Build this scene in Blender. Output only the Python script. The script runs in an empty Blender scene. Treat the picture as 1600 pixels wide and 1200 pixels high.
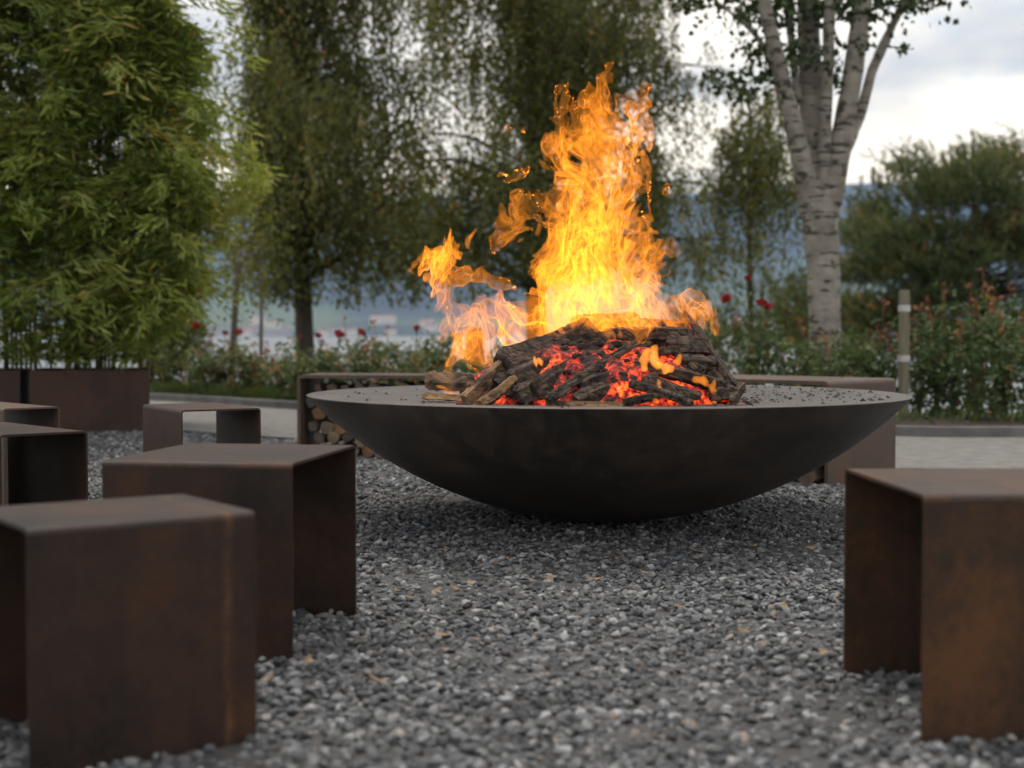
import bpy, math, random
import numpy as np
from mathutils import Vector, Matrix, noise as mnoise
from mathutils.kdtree import KDTree

# ------------------------------------------------------------------ camera, sky, sun, exposure
F = 2222.0; HC = 0.75; Y0 = 522.0          # focal length in photo pixels, eye height, horizon row
R = math.radians
sc = bpy.context.scene
COL = sc.collection
cam = bpy.data.cameras.new('camera'); camo = bpy.data.objects.new('camera', cam); COL.objects.link(camo)
sc.camera = camo
cam.lens = 50.0; cam.sensor_width = 36.0; cam.clip_start = 0.05; cam.clip_end = 20000
camo.location = (0, 0, HC); camo.rotation_euler = (math.pi/2 - math.atan((600-Y0)/F), 0, 0)
cam.dof.use_dof = True; cam.dof.focus_distance = 5.1; cam.dof.aperture_fstop = 2.4; cam.dof.aperture_blades = 0

sc.view_settings.view_transform = 'Standard'; sc.view_settings.look = 'None'
sc.view_settings.exposure = 0.68; sc.view_settings.gamma = 1.0
sc.cycles.use_denoising = True
sc.cycles.transparent_max_bounces = 24
sc.cycles.max_bounces = 5; sc.cycles.diffuse_bounces = 2; sc.cycles.glossy_bounces = 2; sc.cycles.transmission_bounces = 4; sc.cycles.volume_bounces = 1
sc.cycles.sample_clamp_direct = 1.8; sc.cycles.sample_clamp_indirect = 3.0
sc.cycles.caustics_reflective = False; sc.cycles.caustics_refractive = False
sc.cycles.use_adaptive_sampling = True; sc.cycles.adaptive_threshold = 0.03

class NT:
    """small helper for building node trees"""
    def __init__(s, tree): s.t = tree; s.n = tree.nodes; s.l = tree.links
    def new(s, typ, ins=None, **kw):
        n = s.n.new(typ)
        for k, v in kw.items(): setattr(n, k, v)
        for k, v in (ins or {}).items(): s.set(n.inputs[k], v)
        return n
    def set(s, sock, v):
        if isinstance(v, bpy.types.NodeSocket): s.l.new(v, sock)
        else: sock.default_value = v
    def m(s, op, a, b=None, c=None, clamp=False):
        n = s.n.new('ShaderNodeMath'); n.operation = op; n.use_clamp = clamp
        for i, v in enumerate((a, b, c)):
            if v is not None: s.set(n.inputs[i], v)
        return n.outputs[0]
    def v(s, op, a, b=None, scale=None):
        n = s.n.new('ShaderNodeVectorMath'); n.operation = op
        s.set(n.inputs[0], a)
        if b is not None: s.set(n.inputs[1], b)
        if scale is not None: s.set(n.inputs['Scale'], scale)
        return n.outputs['Value'] if op in ('LENGTH', 'DISTANCE', 'DOT_PRODUCT') else n.outputs['Vector']
    def noise(s, vec, scale, detail=2.0, rough=.5, dist=0.0, out='Fac'):
        n = s.n.new('ShaderNodeTexNoise')
        s.set(n.inputs['Vector'], vec); s.set(n.inputs['Scale'], scale); s.set(n.inputs['Detail'], detail)
        s.set(n.inputs['Roughness'], rough); s.set(n.inputs['Distortion'], dist)
        return n.outputs[out]
    def ramp(s, fac, stops, interp='LINEAR'):
        n = s.n.new('ShaderNodeValToRGB'); cr = n.color_ramp; cr.interpolation = interp
        while len(cr.elements) < len(stops): cr.elements.new(.5)
        for e, (p, c) in zip(cr.elements, stops): e.position = p; e.color = (*c, 1) if len(c) == 3 else c
        s.set(n.inputs[0], fac); return n.outputs[0]
    def mix(s, fac, a, b, blend='MIX'):
        n = s.n.new('ShaderNodeMix'); n.data_type = 'RGBA'; n.blend_type = blend
        s.set(n.inputs[0], fac)
        for i, v in ((6, a), (7, b)): s.set(n.inputs[i], (*v, 1) if isinstance(v, tuple) and len(v) == 3 else v)
        return n.outputs[2]
    def maprange(s, v, a, b, c=0., d=1.):
        n = s.n.new('ShaderNodeMapRange'); n.clamp = True
        for i, x in enumerate((v, a, b, c, d)): s.set(n.inputs[i], x)
        return n.outputs[0]

SUN_EL, SUN_AZ = 66.0, -24.0               # high, behind the fire and a little to the left; veiled by cloud
world = bpy.data.worlds.new('World'); sc.world = world; world.use_nodes = True
wn = NT(world.node_tree); wn.n.clear()
sky = wn.new('ShaderNodeTexSky', sky_type='NISHITA', sun_disc=False, sun_elevation=R(SUN_EL), sun_rotation=R(SUN_AZ), air_density=1.0, dust_density=1.5, ozone_density=1.0)
dirv = wn.new('ShaderNodeTexCoord').outputs['Generated']
sep = wn.new('ShaderNodeSeparateXYZ', ins={0: dirv})
zz = wn.m('ADD', wn.m('MAXIMUM', sep.outputs[2], 0.0), .10)
cl = wn.new('ShaderNodeCombineXYZ', ins={0: wn.m('DIVIDE', sep.outputs[0], zz), 1: wn.m('DIVIDE', sep.outputs[1], zz), 2: 1.7})
cn = wn.noise(cl.outputs[0], .9, 5.0, .55, .3)
cover = wn.maprange(cn, .30, .42)
shade = wn.noise(wn.v('ADD', cl.outputs[0], (9.9, 6.6, 2.1)), .75, 4.0, .55, .2)
ccol = wn.ramp(shade, [(.34, (9.2, 8.9, 8.6)), (.48, (7.6, 7.5, 7.4)), (.62, (4.2, 4.5, 5.0))])
skyc = wn.mix(cover, sky.outputs[0], ccol)
bg = wn.new('ShaderNodeBackground', ins={0: skyc, 1: 0.10})
wn.l.new(bg.outputs[0], wn.new('ShaderNodeOutputWorld').inputs[0])

sl = bpy.data.lights.new('sun', 'SUN'); sl.energy = 1.3; sl.angle = R(25); sl.color = (1.0, .95, .88)
so = bpy.data.objects.new('sun', sl); COL.objects.link(so)
_el, _az = R(SUN_EL), R(SUN_AZ)
sd = Vector((math.sin(_az)*math.cos(_el), math.cos(_az)*math.cos(_el), math.sin(_el)))
so.rotation_euler = sd.to_track_quat('Z', 'Y').to_euler(); so.location = (0, 0, 30)

# ------------------------------------------------------------------ helpers
def P(px, py, d): return Vector(((px-800)/F*d, d, HC-(py-Y0)/F*d))       # photo pixel at a given distance
def tag(o, label=None, cat=None, group=None, kind=None):
    if label: o['label'] = label
    if cat: o['category'] = cat
    if group: o['group'] = group
    if kind: o['kind'] = kind
    return o
def thing(name, label, cat, loc=(0, 0, 0), rz=0.0, group=None):
    o = bpy.data.objects.new(name, None); COL.objects.link(o); o.empty_display_size = .05
    o.location = loc; o.rotation_euler = (0, 0, rz)
    return tag(o, label, cat, group)
def link(name, me, mat=None, parent=None):
    o = bpy.data.objects.new(name, me); COL.objects.link(o)
    if mat is not None and not me.materials: me.materials.append(mat)
    if parent is not None: o.parent = parent
    return o
def np_mesh(name, V, Q, smooth=False, **attrs):
    """mesh from an (n,3) array and an (m,k) face array"""
    V = np.asarray(V, np.float32); Q = np.asarray(Q, np.int32); k = Q.shape[1]
    me = bpy.data.meshes.new(name); me.vertices.add(len(V)); me.vertices.foreach_set('co', V.ravel())
    me.loops.add(Q.size); me.loops.foreach_set('vertex_index', Q.ravel())
    me.polygons.add(len(Q)); me.polygons.foreach_set('loop_start', np.arange(0, Q.size, k, dtype=np.int32))
    if smooth: me.polygons.foreach_set('use_smooth', np.ones(len(Q), bool))
    me.update()
    for nm, a in attrs.items():
        at = me.attributes.new(nm, 'FLOAT', 'POINT'); at.data.foreach_set('value', np.asarray(a, np.float32))
    return me
def py_mesh(name, V, Fs, smooth=False):
    me = bpy.data.meshes.new(name); me.from_pydata([tuple(v) for v in V], [], Fs)
    if smooth:
        for p in me.polygons: p.use_smooth = True
    me.update(); return me
class Acc:
    """collects shapes into one mesh"""
    def __init__(s): s.V = []; s.Q = []
    def add(s, V, Fs):
        o = len(s.V); s.V += [tuple(v) for v in V]; s.Q += [tuple(i+o for i in f) for f in Fs]
    def box(s, a, b):
        x0, y0, z0 = a; x1, y1, z1 = b
        s.add([(x0,y0,z0),(x1,y0,z0),(x1,y1,z0),(x0,y1,z0),(x0,y0,z1),(x1,y0,z1),(x1,y1,z1),(x0,y1,z1)],
              [(0,3,2,1),(4,5,6,7),(0,1,5,4),(1,2,6,5),(2,3,7,6),(3,0,4,7)])
    def tube(s, pts, rad, n=6, cap=True):
        pts = [Vector(p) for p in pts]; V = []; m = len(pts)
        for i, p in enumerate(pts):
            t = (pts[min(i+1, m-1)]-pts[max(i-1, 0)]).normalized()
            a = t.cross(Vector((0, 1, 0)) if abs(t.y) < .9 else Vector((1, 0, 0))).normalized(); b = t.cross(a)
            for k in range(n):
                w = 2*math.pi*k/n; V.append(p+(a*math.cos(w)+b*math.sin(w))*rad[i])
        Fs = [(i*n+k, i*n+(k+1) % n, (i+1)*n+(k+1) % n, (i+1)*n+k) for i in range(m-1) for k in range(n)]
        if cap: Fs += [tuple(range(n-1, -1, -1)), tuple(range((m-1)*n, m*n))]
        s.add(V, Fs)
    def build(s, name, mat, parent=None, smooth=False): return link(name, py_mesh(name, s.V, s.Q, smooth), mat, parent)
def smoothpath(pts, n=6):
    pts = [Vector(p) for p in pts]; out = []
    for i in range(len(pts)-1):
        p0, p1, p2, p3 = pts[max(i-1, 0)], pts[i], pts[i+1], pts[min(i+2, len(pts)-1)]
        for k in range(n):
            t = k/n
            out.append(.5*((2*p1)+(p2-p0)*t+(2*p0-5*p1+4*p2-p3)*t*t+(3*p1-p0-3*p2+p3)*t**3))
    out.append(pts[-1]); return out
def lathe(profile, n=128):
    V = []; m = len(profile)
    for k in range(n):
        w = 2*math.pi*k/n
        for r, z in profile: V.append((r*math.cos(w), r*math.sin(w), z))
    Fs = [(k*m+i, ((k+1) % n)*m+i, ((k+1) % n)*m+i+1, k*m+i+1) for k in range(n) for i in range(m-1)]
    return V, Fs
def leaf_quads(C, D, L, W, rng, droop=None):
    """rhombic leaves: centres C, axes D, lengths L, widths W -> verts, quads"""
    n = len(C); D = D/np.linalg.norm(D, axis=1, keepdims=True)
    A = np.cross(D, rng.normal(size=(n, 3))); A /= np.linalg.norm(A, axis=1, keepdims=True)+1e-9
    N = np.cross(D, A)
    L = np.broadcast_to(L, n)[:, None]; W = np.broadcast_to(W, n)[:, None]
    V = np.empty((n, 4, 3), np.float32)
    V[:, 0] = C; V[:, 1] = C+D*L*.42+A*W*.5+N*W*.12; V[:, 2] = C+D*L; V[:, 3] = C+D*L*.42-A*W*.5+N*W*.12
    return V.reshape(-1, 3), np.arange(4*n, dtype=np.int32).reshape(-1, 4)

# ------------------------------------------------------------------ materials
def material(name):
    m = bpy.data.materials.new(name); m.use_nodes = True; m.node_tree.nodes.clear(); return m, NT(m.node_tree)
def finish(N, col, rough=.7, bump=None, bstr=.3, bdist=.01, metal=0.0, spec=.5, emit=None, estr=0.0):
    b = N.new('ShaderNodeBsdfPrincipled')
    N.set(b.inputs['Base Color'], (*col, 1) if isinstance(col, tuple) else col)
    N.set(b.inputs['Roughness'], rough); N.set(b.inputs['Metallic'], metal); N.set(b.inputs['Specular IOR Level'], spec)
    if bump is not None:
        bn = N.new('ShaderNodeBump', ins={'Strength': bstr, 'Distance': bdist, 'Height': bump}); N.l.new(bn.outputs[0], b.inputs['Normal'])
    if emit is not None: N.set(b.inputs['Emission Color'], emit); N.set(b.inputs['Emission Strength'], estr)
    N.l.new(b.outputs[0], N.new('ShaderNodeOutputMaterial').inputs[0]); return b
def objcoord(N, jitter=True):
    tc = N.new('ShaderNodeTexCoord').outputs['Object']
    if not jitter: return tc
    r = N.new('ShaderNodeObjectInfo').outputs['Random']
    return N.v('ADD', tc, N.v('SCALE', (13.0, 7.0, 5.0), scale=r))
def corten(name, dark, mid, rust, rough=.5, amount=.5, mark=None):
    m, N = material(name); c = objcoord(N)
    n1 = N.noise(c, 3.2, 7.0, .62); st = N.noise(N.v('MULTIPLY', c, (14, 14, .8)), 1.0, 3.0, .5); fine = N.noise(c, 160.0, 3.0, .6)
    f = N.m('ADD', N.m('MULTIPLY', n1, .75), N.m('MULTIPLY', st, .25))
    f = N.m('ADD', f, N.m('MULTIPLY', N.m('SUBTRACT', fine, .5), .22)); grain = N.noise(c, 42.0, 5.0, .72)
    f = N.m('ADD', f, N.m('MULTIPLY', N.m('SUBTRACT', grain, .5), .30))
    col = N.ramp(f, [(.34, dark), (.50, mid), (.5+.28*(1.3-amount), rust)])
    blot = N.maprange(N.noise(c, 7.5, 4.0, .55), .62, .72)
    col = N.mix(N.m('MULTIPLY', blot, .55), col, dark)
    if mark is not None:
        oc = N.new('ShaderNodeTexCoord').outputs['Object']; sx = N.new('ShaderNodeSeparateXYZ', ins={0: oc}); wob = N.m('MULTIPLY', N.m('SUBTRACT', N.noise(oc, 9.0, 4.0, .6), .5), .03)
        if mark == 'streak':                                   # one long run of orange rust
            d = N.m('ABSOLUTE', N.m('SUBTRACT', N.m('ADD', sx.outputs[1], wob), .055))
            col = N.mix(N.m('MULTIPLY', N.maprange(d, .014, .001), N.maprange(N.noise(N.v('MULTIPLY', oc, (1, 1, 1)), 14.0, 4.0, .65), .38, .66, .05, .55)), col, (.16, .070, .026))
        else:                                                  # three sooty finger dabs
            for vv in (.461, .403, .333):
                d = N.v('DISTANCE', N.v('MULTIPLY', oc, (0, 1, 1)), (0, vv, .335)); d = N.m('ADD', d, wob)
                col = N.mix(N.m('MULTIPLY', N.maprange(d, .030, .000), .5), col, (.012, .011, .010))
    finish(N, col, N.maprange(n1, .3, .7, rough-.06, rough+.14), N.m('ADD', fine, N.m('MULTIPLY', n1, .6)), .22, .003, spec=.32)
    return m
M = {}
M['stool'] = corten('rusted_steel', (0.0074, 0.0044, 0.0030), (0.0242, 0.0114, 0.0067), (0.0617, 0.0242, 0.0087), .54)
M['stool_streak'] = corten('rust_streaked_steel', (0.0074, 0.0044, 0.0030), (0.0255, 0.0120, 0.0074), (0.0617, 0.0242, 0.0087), .54, .5, 'streak')
M['stool_warm'] = corten('orange_rusted_steel', (0.0165, 0.0089, 0.0048), (0.0427, 0.0200, 0.0089), (0.0894, 0.0378, 0.0124), .55, .7, 'dabs')
M['planter'] = corten('brown_rusted_steel', (0.0240, 0.0136, 0.0104), (0.0480, 0.0248, 0.0176), (0.0760, 0.0360, 0.0216), .62)
M['bench'] = corten('weathered_steel', (0.0467, 0.0357, 0.0306), (0.0808, 0.0561, 0.0425), (0.1275, 0.0663, 0.0408), .55)

def m_bowl():
    m, N = material('blackened_steel'); c = objcoord(N, False)
    n1 = N.noise(c, 2.4, 8.0, .6); fine = N.noise(c, 120.0, 3.0, .6)
    ang = N.noise(N.v('MULTIPLY', c, (16, 16, 1.6)), 1.0, 6.0, .62)
    f = N.m('ADD', N.m('MULTIPLY', n1, .45), N.m('MULTIPLY', ang, .55))
    col = N.ramp(f, [(.36, (.019, .016, .014)), (.50, (.046, .036, .029)), (.64, (.098, .070, .052))])
    finish(N, col, N.maprange(ang, .3, .7, .34, .52), N.m('ADD', fine, N.m('MULTIPLY', n1, 1.5)), .12, .003); return m
M['bowl'] = m_bowl()
def m_plate():
    m, N = material('ashy_steel_plate'); c = objcoord(N, False)
    n1 = N.noise(c, 4.0, 7.0, .62); fine = N.noise(c, 60.0, 4.0, .65)
    col = N.ramp(N.m('ADD', N.m('MULTIPLY', n1, .7), N.m('MULTIPLY', fine, .3)), [(.34, (.027, .022, .019)), (.50, (.062, .054, .048)), (.70, (.110, .098, .088))])
    finish(N, col, .62, fine, .2, .003); return m
M['plate'] = m_plate()
def m_stone():
    m, N = material('grey_gravel_stone'); rnd = N.new('ShaderNodeObjectInfo').outputs['Random']
    tc = N.new('ShaderNodeTexCoord').outputs['Object']
    base = N.ramp(rnd, [(0, (0.0360, 0.0368, 0.0376)), (.35, (0.0784, 0.0776, 0.0768)), (.68, (0.1440, 0.1408, 0.1368)), (.90, (0.2240, 0.2160, 0.2056)), (.975, (0.3760, 0.3680, 0.3520)), (1, (0.2400, 0.1680, 0.1120))])
    n = N.noise(N.v('ADD', tc, N.v('SCALE', (31., 17., 11.), scale=rnd)), 2.2, 4.0, .6)
    col = N.mix(1.0, base, N.ramp(n, [(.3, (.68, .71, .76)), (.7, (1.12, 1.17, 1.24))]), 'MULTIPLY')
    finish(N, col, .62, n, .15, .05, spec=.4); return m
M['stone'] = m_stone()
def m_noise(name, stops, scale, rough=.85, detail=6.0, bumpscale=None, bstr=.3, bdist=.01, stretch=(1, 1, 1), jitter=True):
    m, N = material(name); c = N.v('MULTIPLY', objcoord(N, jitter), stretch)
    n = N.noise(c, scale, detail, .6)
    finish(N, N.ramp(n, stops), rough, N.noise(c, bumpscale or scale*6, 4.0, .6), bstr, bdist); return m
M['subsoil'] = m_noise('dark_grit', [(.3, (.03, .03, .03)), (.7, (.085, .083, .08))], 40)
M['path'] = m_noise('pale_compacted_gravel', [(.3, (0.1275, 0.1232, 0.1148)), (.5, (0.1870, 0.1785, 0.1658)), (.72, (0.2465, 0.2338, 0.2167))], 9.0, .95, 10.0, 120, .9, .012, jitter=False)
M['kerb'] = m_noise('kerb_stone', [(.3, (0.0806, 0.0775, 0.0744)), (.7, (0.1550, 0.1519, 0.1457))], 6, .85)
M['soil'] = m_noise('garden_soil', [(.3, (.025, .017, .011)), (.7, (.075, .05, .033))], 14, .95, 7, 60, .8, .02)
M['bank'] = m_noise('rough_grass_bank', [(.3, (.035, .055, .016)), (.55, (.065, .085, .028)), (.75, (.10, .095, .045))], 1.5, .95, 8, 30, .6, .03, jitter=False)
def m_leaf(name, stops, trans=.35, rough=.5):
    m, N = material(name); a = N.new('ShaderNodeAttribute', attribute_name='tint').outputs['Fac']
    col = N.ramp(a, stops)
    b = N.new('ShaderNodeBsdfPrincipled', ins={'Base Color': col, 'Roughness': rough, 'Specular IOR Level': .35})
    t = N.new('ShaderNodeBsdfTranslucent', ins={0: N.mix(1.0, col, (1.35, 1.25, .6), 'MULTIPLY')})
    mx = N.new('ShaderNodeMixShader', ins={0: trans}); N.l.new(b.outputs[0], mx.inputs[1]); N.l.new(t.outputs[0], mx.inputs[2])
    N.l.new(mx.outputs[0], N.new('ShaderNodeOutputMaterial').inputs[0]); return m
M['bamboo_leaf'] = m_leaf('bamboo_leaf', [(0, (0.0897, 0.1179, 0.0256)), (.40, (0.1665, 0.2203, 0.0436)), (.75, (0.2625, 0.3202, 0.0769)), (.95, (0.4227, 0.4355, 0.1602)), (1, (0.4612, 0.3202, 0.1025))], .5)
M['birch_leaf'] = m_leaf('birch_leaf', [(0, (0.0630, 0.0756, 0.0210)), (.5, (0.1260, 0.1365, 0.0357)), (.85, (0.2100, 0.1995, 0.0546)), (.97, (0.3360, 0.2625, 0.0735)), (1, (0.4410, 0.1995, 0.0630))], .42)
M['round_leaf'] = m_leaf('round_leaf', [(0, (.020, .036, .010)), (.6, (.040, .065, .018)), (1, (.075, .095, .030))], .2)
M['needle'] = m_leaf('pine_needle', [(0, (.030, .046, .019)), (.5, (.095, .120, .050)), (.85, (.175, .200, .088)), (.97, (.32, .22, .08)), (1, (.40, .22, .08))], .34)
M['rose_leaf'] = m_leaf('rose_leaf', [(0, (0.038, 0.068, 0.024)), (.45, (0.074, 0.121, 0.041)), (.72, (0.128, 0.155, 0.061)), (.84, (0.270, 0.230, 0.081)), (.92, (0.405, 0.230, 0.068)), (1, (0.230, 0.074, 0.054))], .28)
M['grass'] = m_leaf('grass_blade', [(0, (.035, .060, .015)), (.6, (.075, .115, .028)), (1, (.15, .15, .05))], .25)
M['shrub_leaf'] = m_leaf('shrub_leaf', [(0, (.06, .085, .015)), (.6, (.12, .145, .026)), (1, (.19, .18, .04))], .3)
M['petal'] = m_noise('red_rose_petal', [(.3, (.22, .006, .008)), (.7, (.42, .016, .014))], 30, .55)
M['stem'] = m_noise('green_brown_stem', [(.3, (.05, .06, .025)), (.7, (.11, .095, .045))], 12)
M['redstem'] = m_noise('red_young_shoot', [(.3, (.16, .035, .03)), (.7, (.26, .07, .05))], 12)
M['culm'] = m_noise('bamboo_culm', [(.3, (.09, .10, .03)), (.7, (.20, .17, .07))], 5)
M['darkbark'] = m_noise('dark_bark', [(.3, (.025, .020, .015)), (.7, (.075, .060, .045))], 8, .9, 7, 40, .8, .02, (1, 1, .35))
M['pinebark'] = m_noise('pine_bark', [(.3, (.05, .03, .02)), (.7, (.13, .075, .05))], 8, .9)
M['post'] = m_noise('weathered_wood_post', [(.3, (.11, .10, .065)), (.7, (.21, .19, .13))], 8, .85, 6, 60, .5, .005, (3, 3, .4))
M['brownpost'] = m_noise('brown_post_wood', [(.3, (.06, .028, .02)), (.7, (.12, .055, .035))], 9, .85)
M['whitetape'] = m_noise('white_band', [(.3, (.34, .34, .33)), (.7, (.50, .50, .48))], 8, .6)
M['litter'] = m_noise('dry_leaf', [(.3, (.11, .065, .032)), (.7, (.33, .23, .13))], 3, .8)
M['pole'] = m_noise('thin_stem_bark', [(.3, (.06, .05, .035)), (.7, (.13, .11, .075))], 8)
def m_pale_bark():
    m, N = material('pale_bark'); c = objcoord(N, False)
    n = N.noise(c, 5.0, 7.0, .62); band = N.noise(N.v('MULTIPLY', c, (3.0, 3.0, 17)), 1.3, 5.0, .62, .4); eye = N.noise(N.v('MULTIPLY', c, (4.5, 4.5, 7)), 1.3, 3.0, .5)
    col = N.ramp(n, [(.3, (.15, .13, .108)), (.55, (.27, .245, .21)), (.75, (.36, .33, .285))])
    dk = N.m('MAXIMUM', N.maprange(band, .56, .61), N.maprange(eye, .60, .65))
    col = N.mix(N.m('MULTIPLY', dk, .85), col, (.028, .022, .017))
    finish(N, col, .85, N.m('SUBTRACT', n, N.m('MULTIPLY', dk, .6)), .6, .02); return m
M['palebark'] = m_pale_bark()
def m_wood(name, pale, dark):
    m, N = material(name); c = objcoord(N)
    g = N.noise(N.v('MULTIPLY', c, (2.5, 34, 34)), 1.0, 5.0, .6, .4); n = N.noise(c, 9, 4, .6)
    finish(N, N.mix(N.maprange(n, .40, .66), N.ramp(g, [(.3, pale), (.7, tuple(x*.62 for x in pale))]), dark), .85, g, .5, .004); return m
M['wood'] = m_wood('split_firewood', (.19, .135, .088), (.075, .052, .038))
M['wood2'] = m_wood('split_firewood_dark', (.115, .085, .064), (.05, .037, .03))
M['wood3'] = m_wood('split_firewood_orange', (.27, .14, .062), (.10, .062, .038))
def m_char(name, glow, ashy, pale=None):
    """charred log: black plates, grey ash on the proud edges, embers glowing in the splits"""
    m, N = material(name); c = objcoord(N)
    cr = N.new('ShaderNodeAttribute', attribute_name='crack').outputs['Fac']; ht = N.new('ShaderNodeAttribute', attribute_name='heat').outputs['Fac']
    n = N.noise(c, 22, 6, .65); big = N.noise(c, 5.5, 3, .5); g = N.noise(N.v('MULTIPLY', c, (6, 70, 70)), 1.0, 4.0, .6)
    ash = N.m('MULTIPLY', N.maprange(N.m('ADD', N.m('MULTIPLY', n, .4), N.m('MULTIPLY', g, .6)), .36, .62), N.maprange(cr, .08, .42))
    ash = N.m('MULTIPLY', ash, N.maprange(big, .32, .56, .4, 1.0))
    col = N.mix(N.m('MULTIPLY', ash, ashy), N.ramp(n, [(.35, (.008, .007, .007)), (.7, (.035, .029, .025))]), N.ramp(g, [(.3, (.075, .047, .033)), (.7, (.25, .178, .128))]))
    col = N.mix(N.m('MULTIPLY', N.maprange(big, .55, .7), .35), col, (.10, .052, .028))
    if pale is not None:
        pm = N.maprange(N.noise(c, 4.0, 3, .5), pale[0], pale[0]+.08)
        wood = N.ramp(N.noise(N.v('MULTIPLY', c, (3, 45, 45)), 1.0, 4, .6), [(.3, (.30, .19, .10)), (.7, (.15, .085, .042))])
        col = N.mix(pm, col, wood)
    hot = N.m('MULTIPLY', N.maprange(cr, .46, .05), N.maprange(N.m('ADD', N.noise(c, 9, 3, .5), N.m('MULTIPLY', N.m('SUBTRACT', ht, .5), .55)), .44, .62))
    em = N.ramp(hot, [(0, (0, 0, 0)), (.35, (.35, .012, .002)), (1, (1.0, .22, .015))])
    finish(N, col, .9, N.m('ADD', n, N.m('MULTIPLY', g, .7)), .6, .006, spec=.25, emit=em, estr=glow); return m
M['char'] = m_char('charred_log', 3.2, .62)
M['char_hot'] = m_char('glowing_charred_log', 4.5, .6)
M['char_pale'] = m_char('half_burnt_log', 1.2, .6, (.44,))
def m_ember():
    m, N = material('ember_bed'); c = objcoord(N, False)
    n = N.noise(c, 15, 5, .6, .5); f = N.noise(c, 60, 4, .6); big = N.noise(c, 6, 2, .5)
    hot = N.maprange(N.m('ADD', N.m('MULTIPLY', n, .7), N.m('MULTIPLY', big, .45)), .49, .74)
    hot = N.m('MULTIPLY', hot, N.maprange(f, .36, .60, .05, 1.0))
    em = N.ramp(hot, [(0, (.0, .0, .0)), (.25, (.16, .004, .001)), (.7, (.66, .055, .004)), (1, (1.0, .16, .014))])
    finish(N, N.ramp(f, [(.35, (.012, .010, .010)), (.7, (.06, .045, .04))]), .95, f, .8, .01, emit=em, estr=1.6); return m
M['ember'] = m_ember()
M['ash'] = m_noise('grey_ash', [(.3, (.07, .065, .06)), (.7, (.24, .23, .215))], 30, .95)
M['coal'] = m_noise('charcoal', [(.3, (.008, .008, .008)), (.7, (.035, .03, .028))], 40, .8)
def m_water():
    m, N = material('lake_water'); c = N.new('ShaderNodeTexCoord').outputs['Object']
    n = N.noise(N.v('MULTIPLY', c, (.5, 1.0, 1.0)), .9, 3, .55)
    finish(N, (.03, .045, .06), .34, n, .16, .25, spec=.5); return m
M['water'] = m_water()
def m_hill():
    m, N = material('wooded_hills'); c = N.new('ShaderNodeTexCoord').outputs['Object']
    n = N.noise(c, .0045, 7, .62); f = N.noise(c, .03, 4, .6); fld = N.noise(N.v('ADD', c, (900, 300, 0)), .0021, 3, .5)
    z = N.new('ShaderNodeSeparateXYZ', ins={0: c}).outputs[2]
    wood = N.ramp(N.m('ADD', N.m('MULTIPLY', n, .6), N.m('MULTIPLY', f, .4)), [(.35, (.010, .018, .014)), (.65, (.03, .042, .024))])
    low = N.maprange(z, 190, 60)
    col = N.mix(N.m('MULTIPLY', N.maprange(fld, .47, .53), low), wood, (.065, .090, .038))
    finish(N, col, .95); return m
M['hill'] = m_hill()
M['farwall'] = m_noise('far_house_wall', [(.3, (.50, .47, .42)), (.7, (.68, .66, .62))], .3)
M['farroof'] = m_noise('far_house_roof', [(.3, (.13, .07, .05)), (.7, (.22, .12, .09))], .3)
M['farroad'] = m_noise('far_shore_wall', [(.3, (.34, .32, .30)), (.7, (.46, .44, .41))], .1)

# ------------------------------------------------------------------ ground, path, lake, hills
KERB = smoothpath([(-30, 34, 0), (-14, 24.5, 0), (-8, 19.6, 0), (-3.6, 15.6, 0), (-2.16, 14.1, 0), (.4, 11.95, 0), (2.6, 10.5, 0), (3.9, 10.3, 0), (8, 10.6, 0), (16, 12.5, 0), (32, 17, 0)], 8)
def offset_path(path, d):
    out = []
    for i, p in enumerate(path):
        t = (path[min(i+1, len(path)-1)]-path[max(i-1, 0)]).normalized(); n = Vector((-t.y, t.x, 0)); out.append(p+n*d)
    return out
def strip(a, b, za, zb):
    n = len(a); V = [(p.x, p.y, za) for p in a]+[(p.x, p.y, zb) for p in b]
    return V, [(i, i+1, n+i+1, n+i) for i in range(n-1)]
def kerb_y(x):
    for a, b in zip(KERB[:-1], KERB[1:]):
        if a.x <= x <= b.x: return a.y+(b.y-a.y)*(x-a.x)/(b.x-a.x)
    return KERB[0].y if x < KERB[0].x else KERB[-1].y
LAKE_Z = -2.2
def ground_z(x, y):
    s = (y-kerb_y(max(-30, min(32, x))))*.8
    t = max(0.0, min(1.0, (s-2.6)/16.0)); t = t*t*(3-2*t)
    return -.03-3.4*t
gx = np.concatenate([np.linspace(-900, -60, 8), np.linspace(-50, 50, 81), np.linspace(60, 900, 8)])
gy = np.concatenate([np.linspace(-120, -8, 6), np.linspace(-6, 50, 90), np.linspace(60, 900, 6)])
V = [(x, y, ground_z(x, y)) for y in gy for x in gx]; nx = len(gx)
Fq = [(j*nx+i, j*nx+i+1, (j+1)*nx+i+1, (j+1)*nx+i) for j in range(len(gy)-1) for i in range(nx-1)]
tag(link('ground', py_mesh('ground', V, Fq, True), M['bank']), kind='structure')
near = offset_path(KERB, -2.6)
V, Fq = strip(near, offset_path(KERB, -.002), .004, .004)
tag(link('path', py_mesh('path', V, Fq), M['path']), kind='structure')
k = Acc(); a, b = KERB, offset_path(KERB, .12)
k.add(*strip(a, b, .075, .075)); k.add(*strip(a, a, -.03, .075)); k.add(*strip(b, b, .075, -.03))
tag(k.build('kerb', M['kerb']), kind='structure')
V, Fq = strip(offset_path(KERB, .121), offset_path(KERB, 1.0), .045, .09); V2, F2 = strip(offset_path(KERB, 1.0), offset_path(KERB, 2.6), .09, -.01)
s = Acc(); s.add(V, Fq); s.add(V2, F2); tag(s.build('flower_bed', M['soil'], smooth=True), kind='structure')
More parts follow.
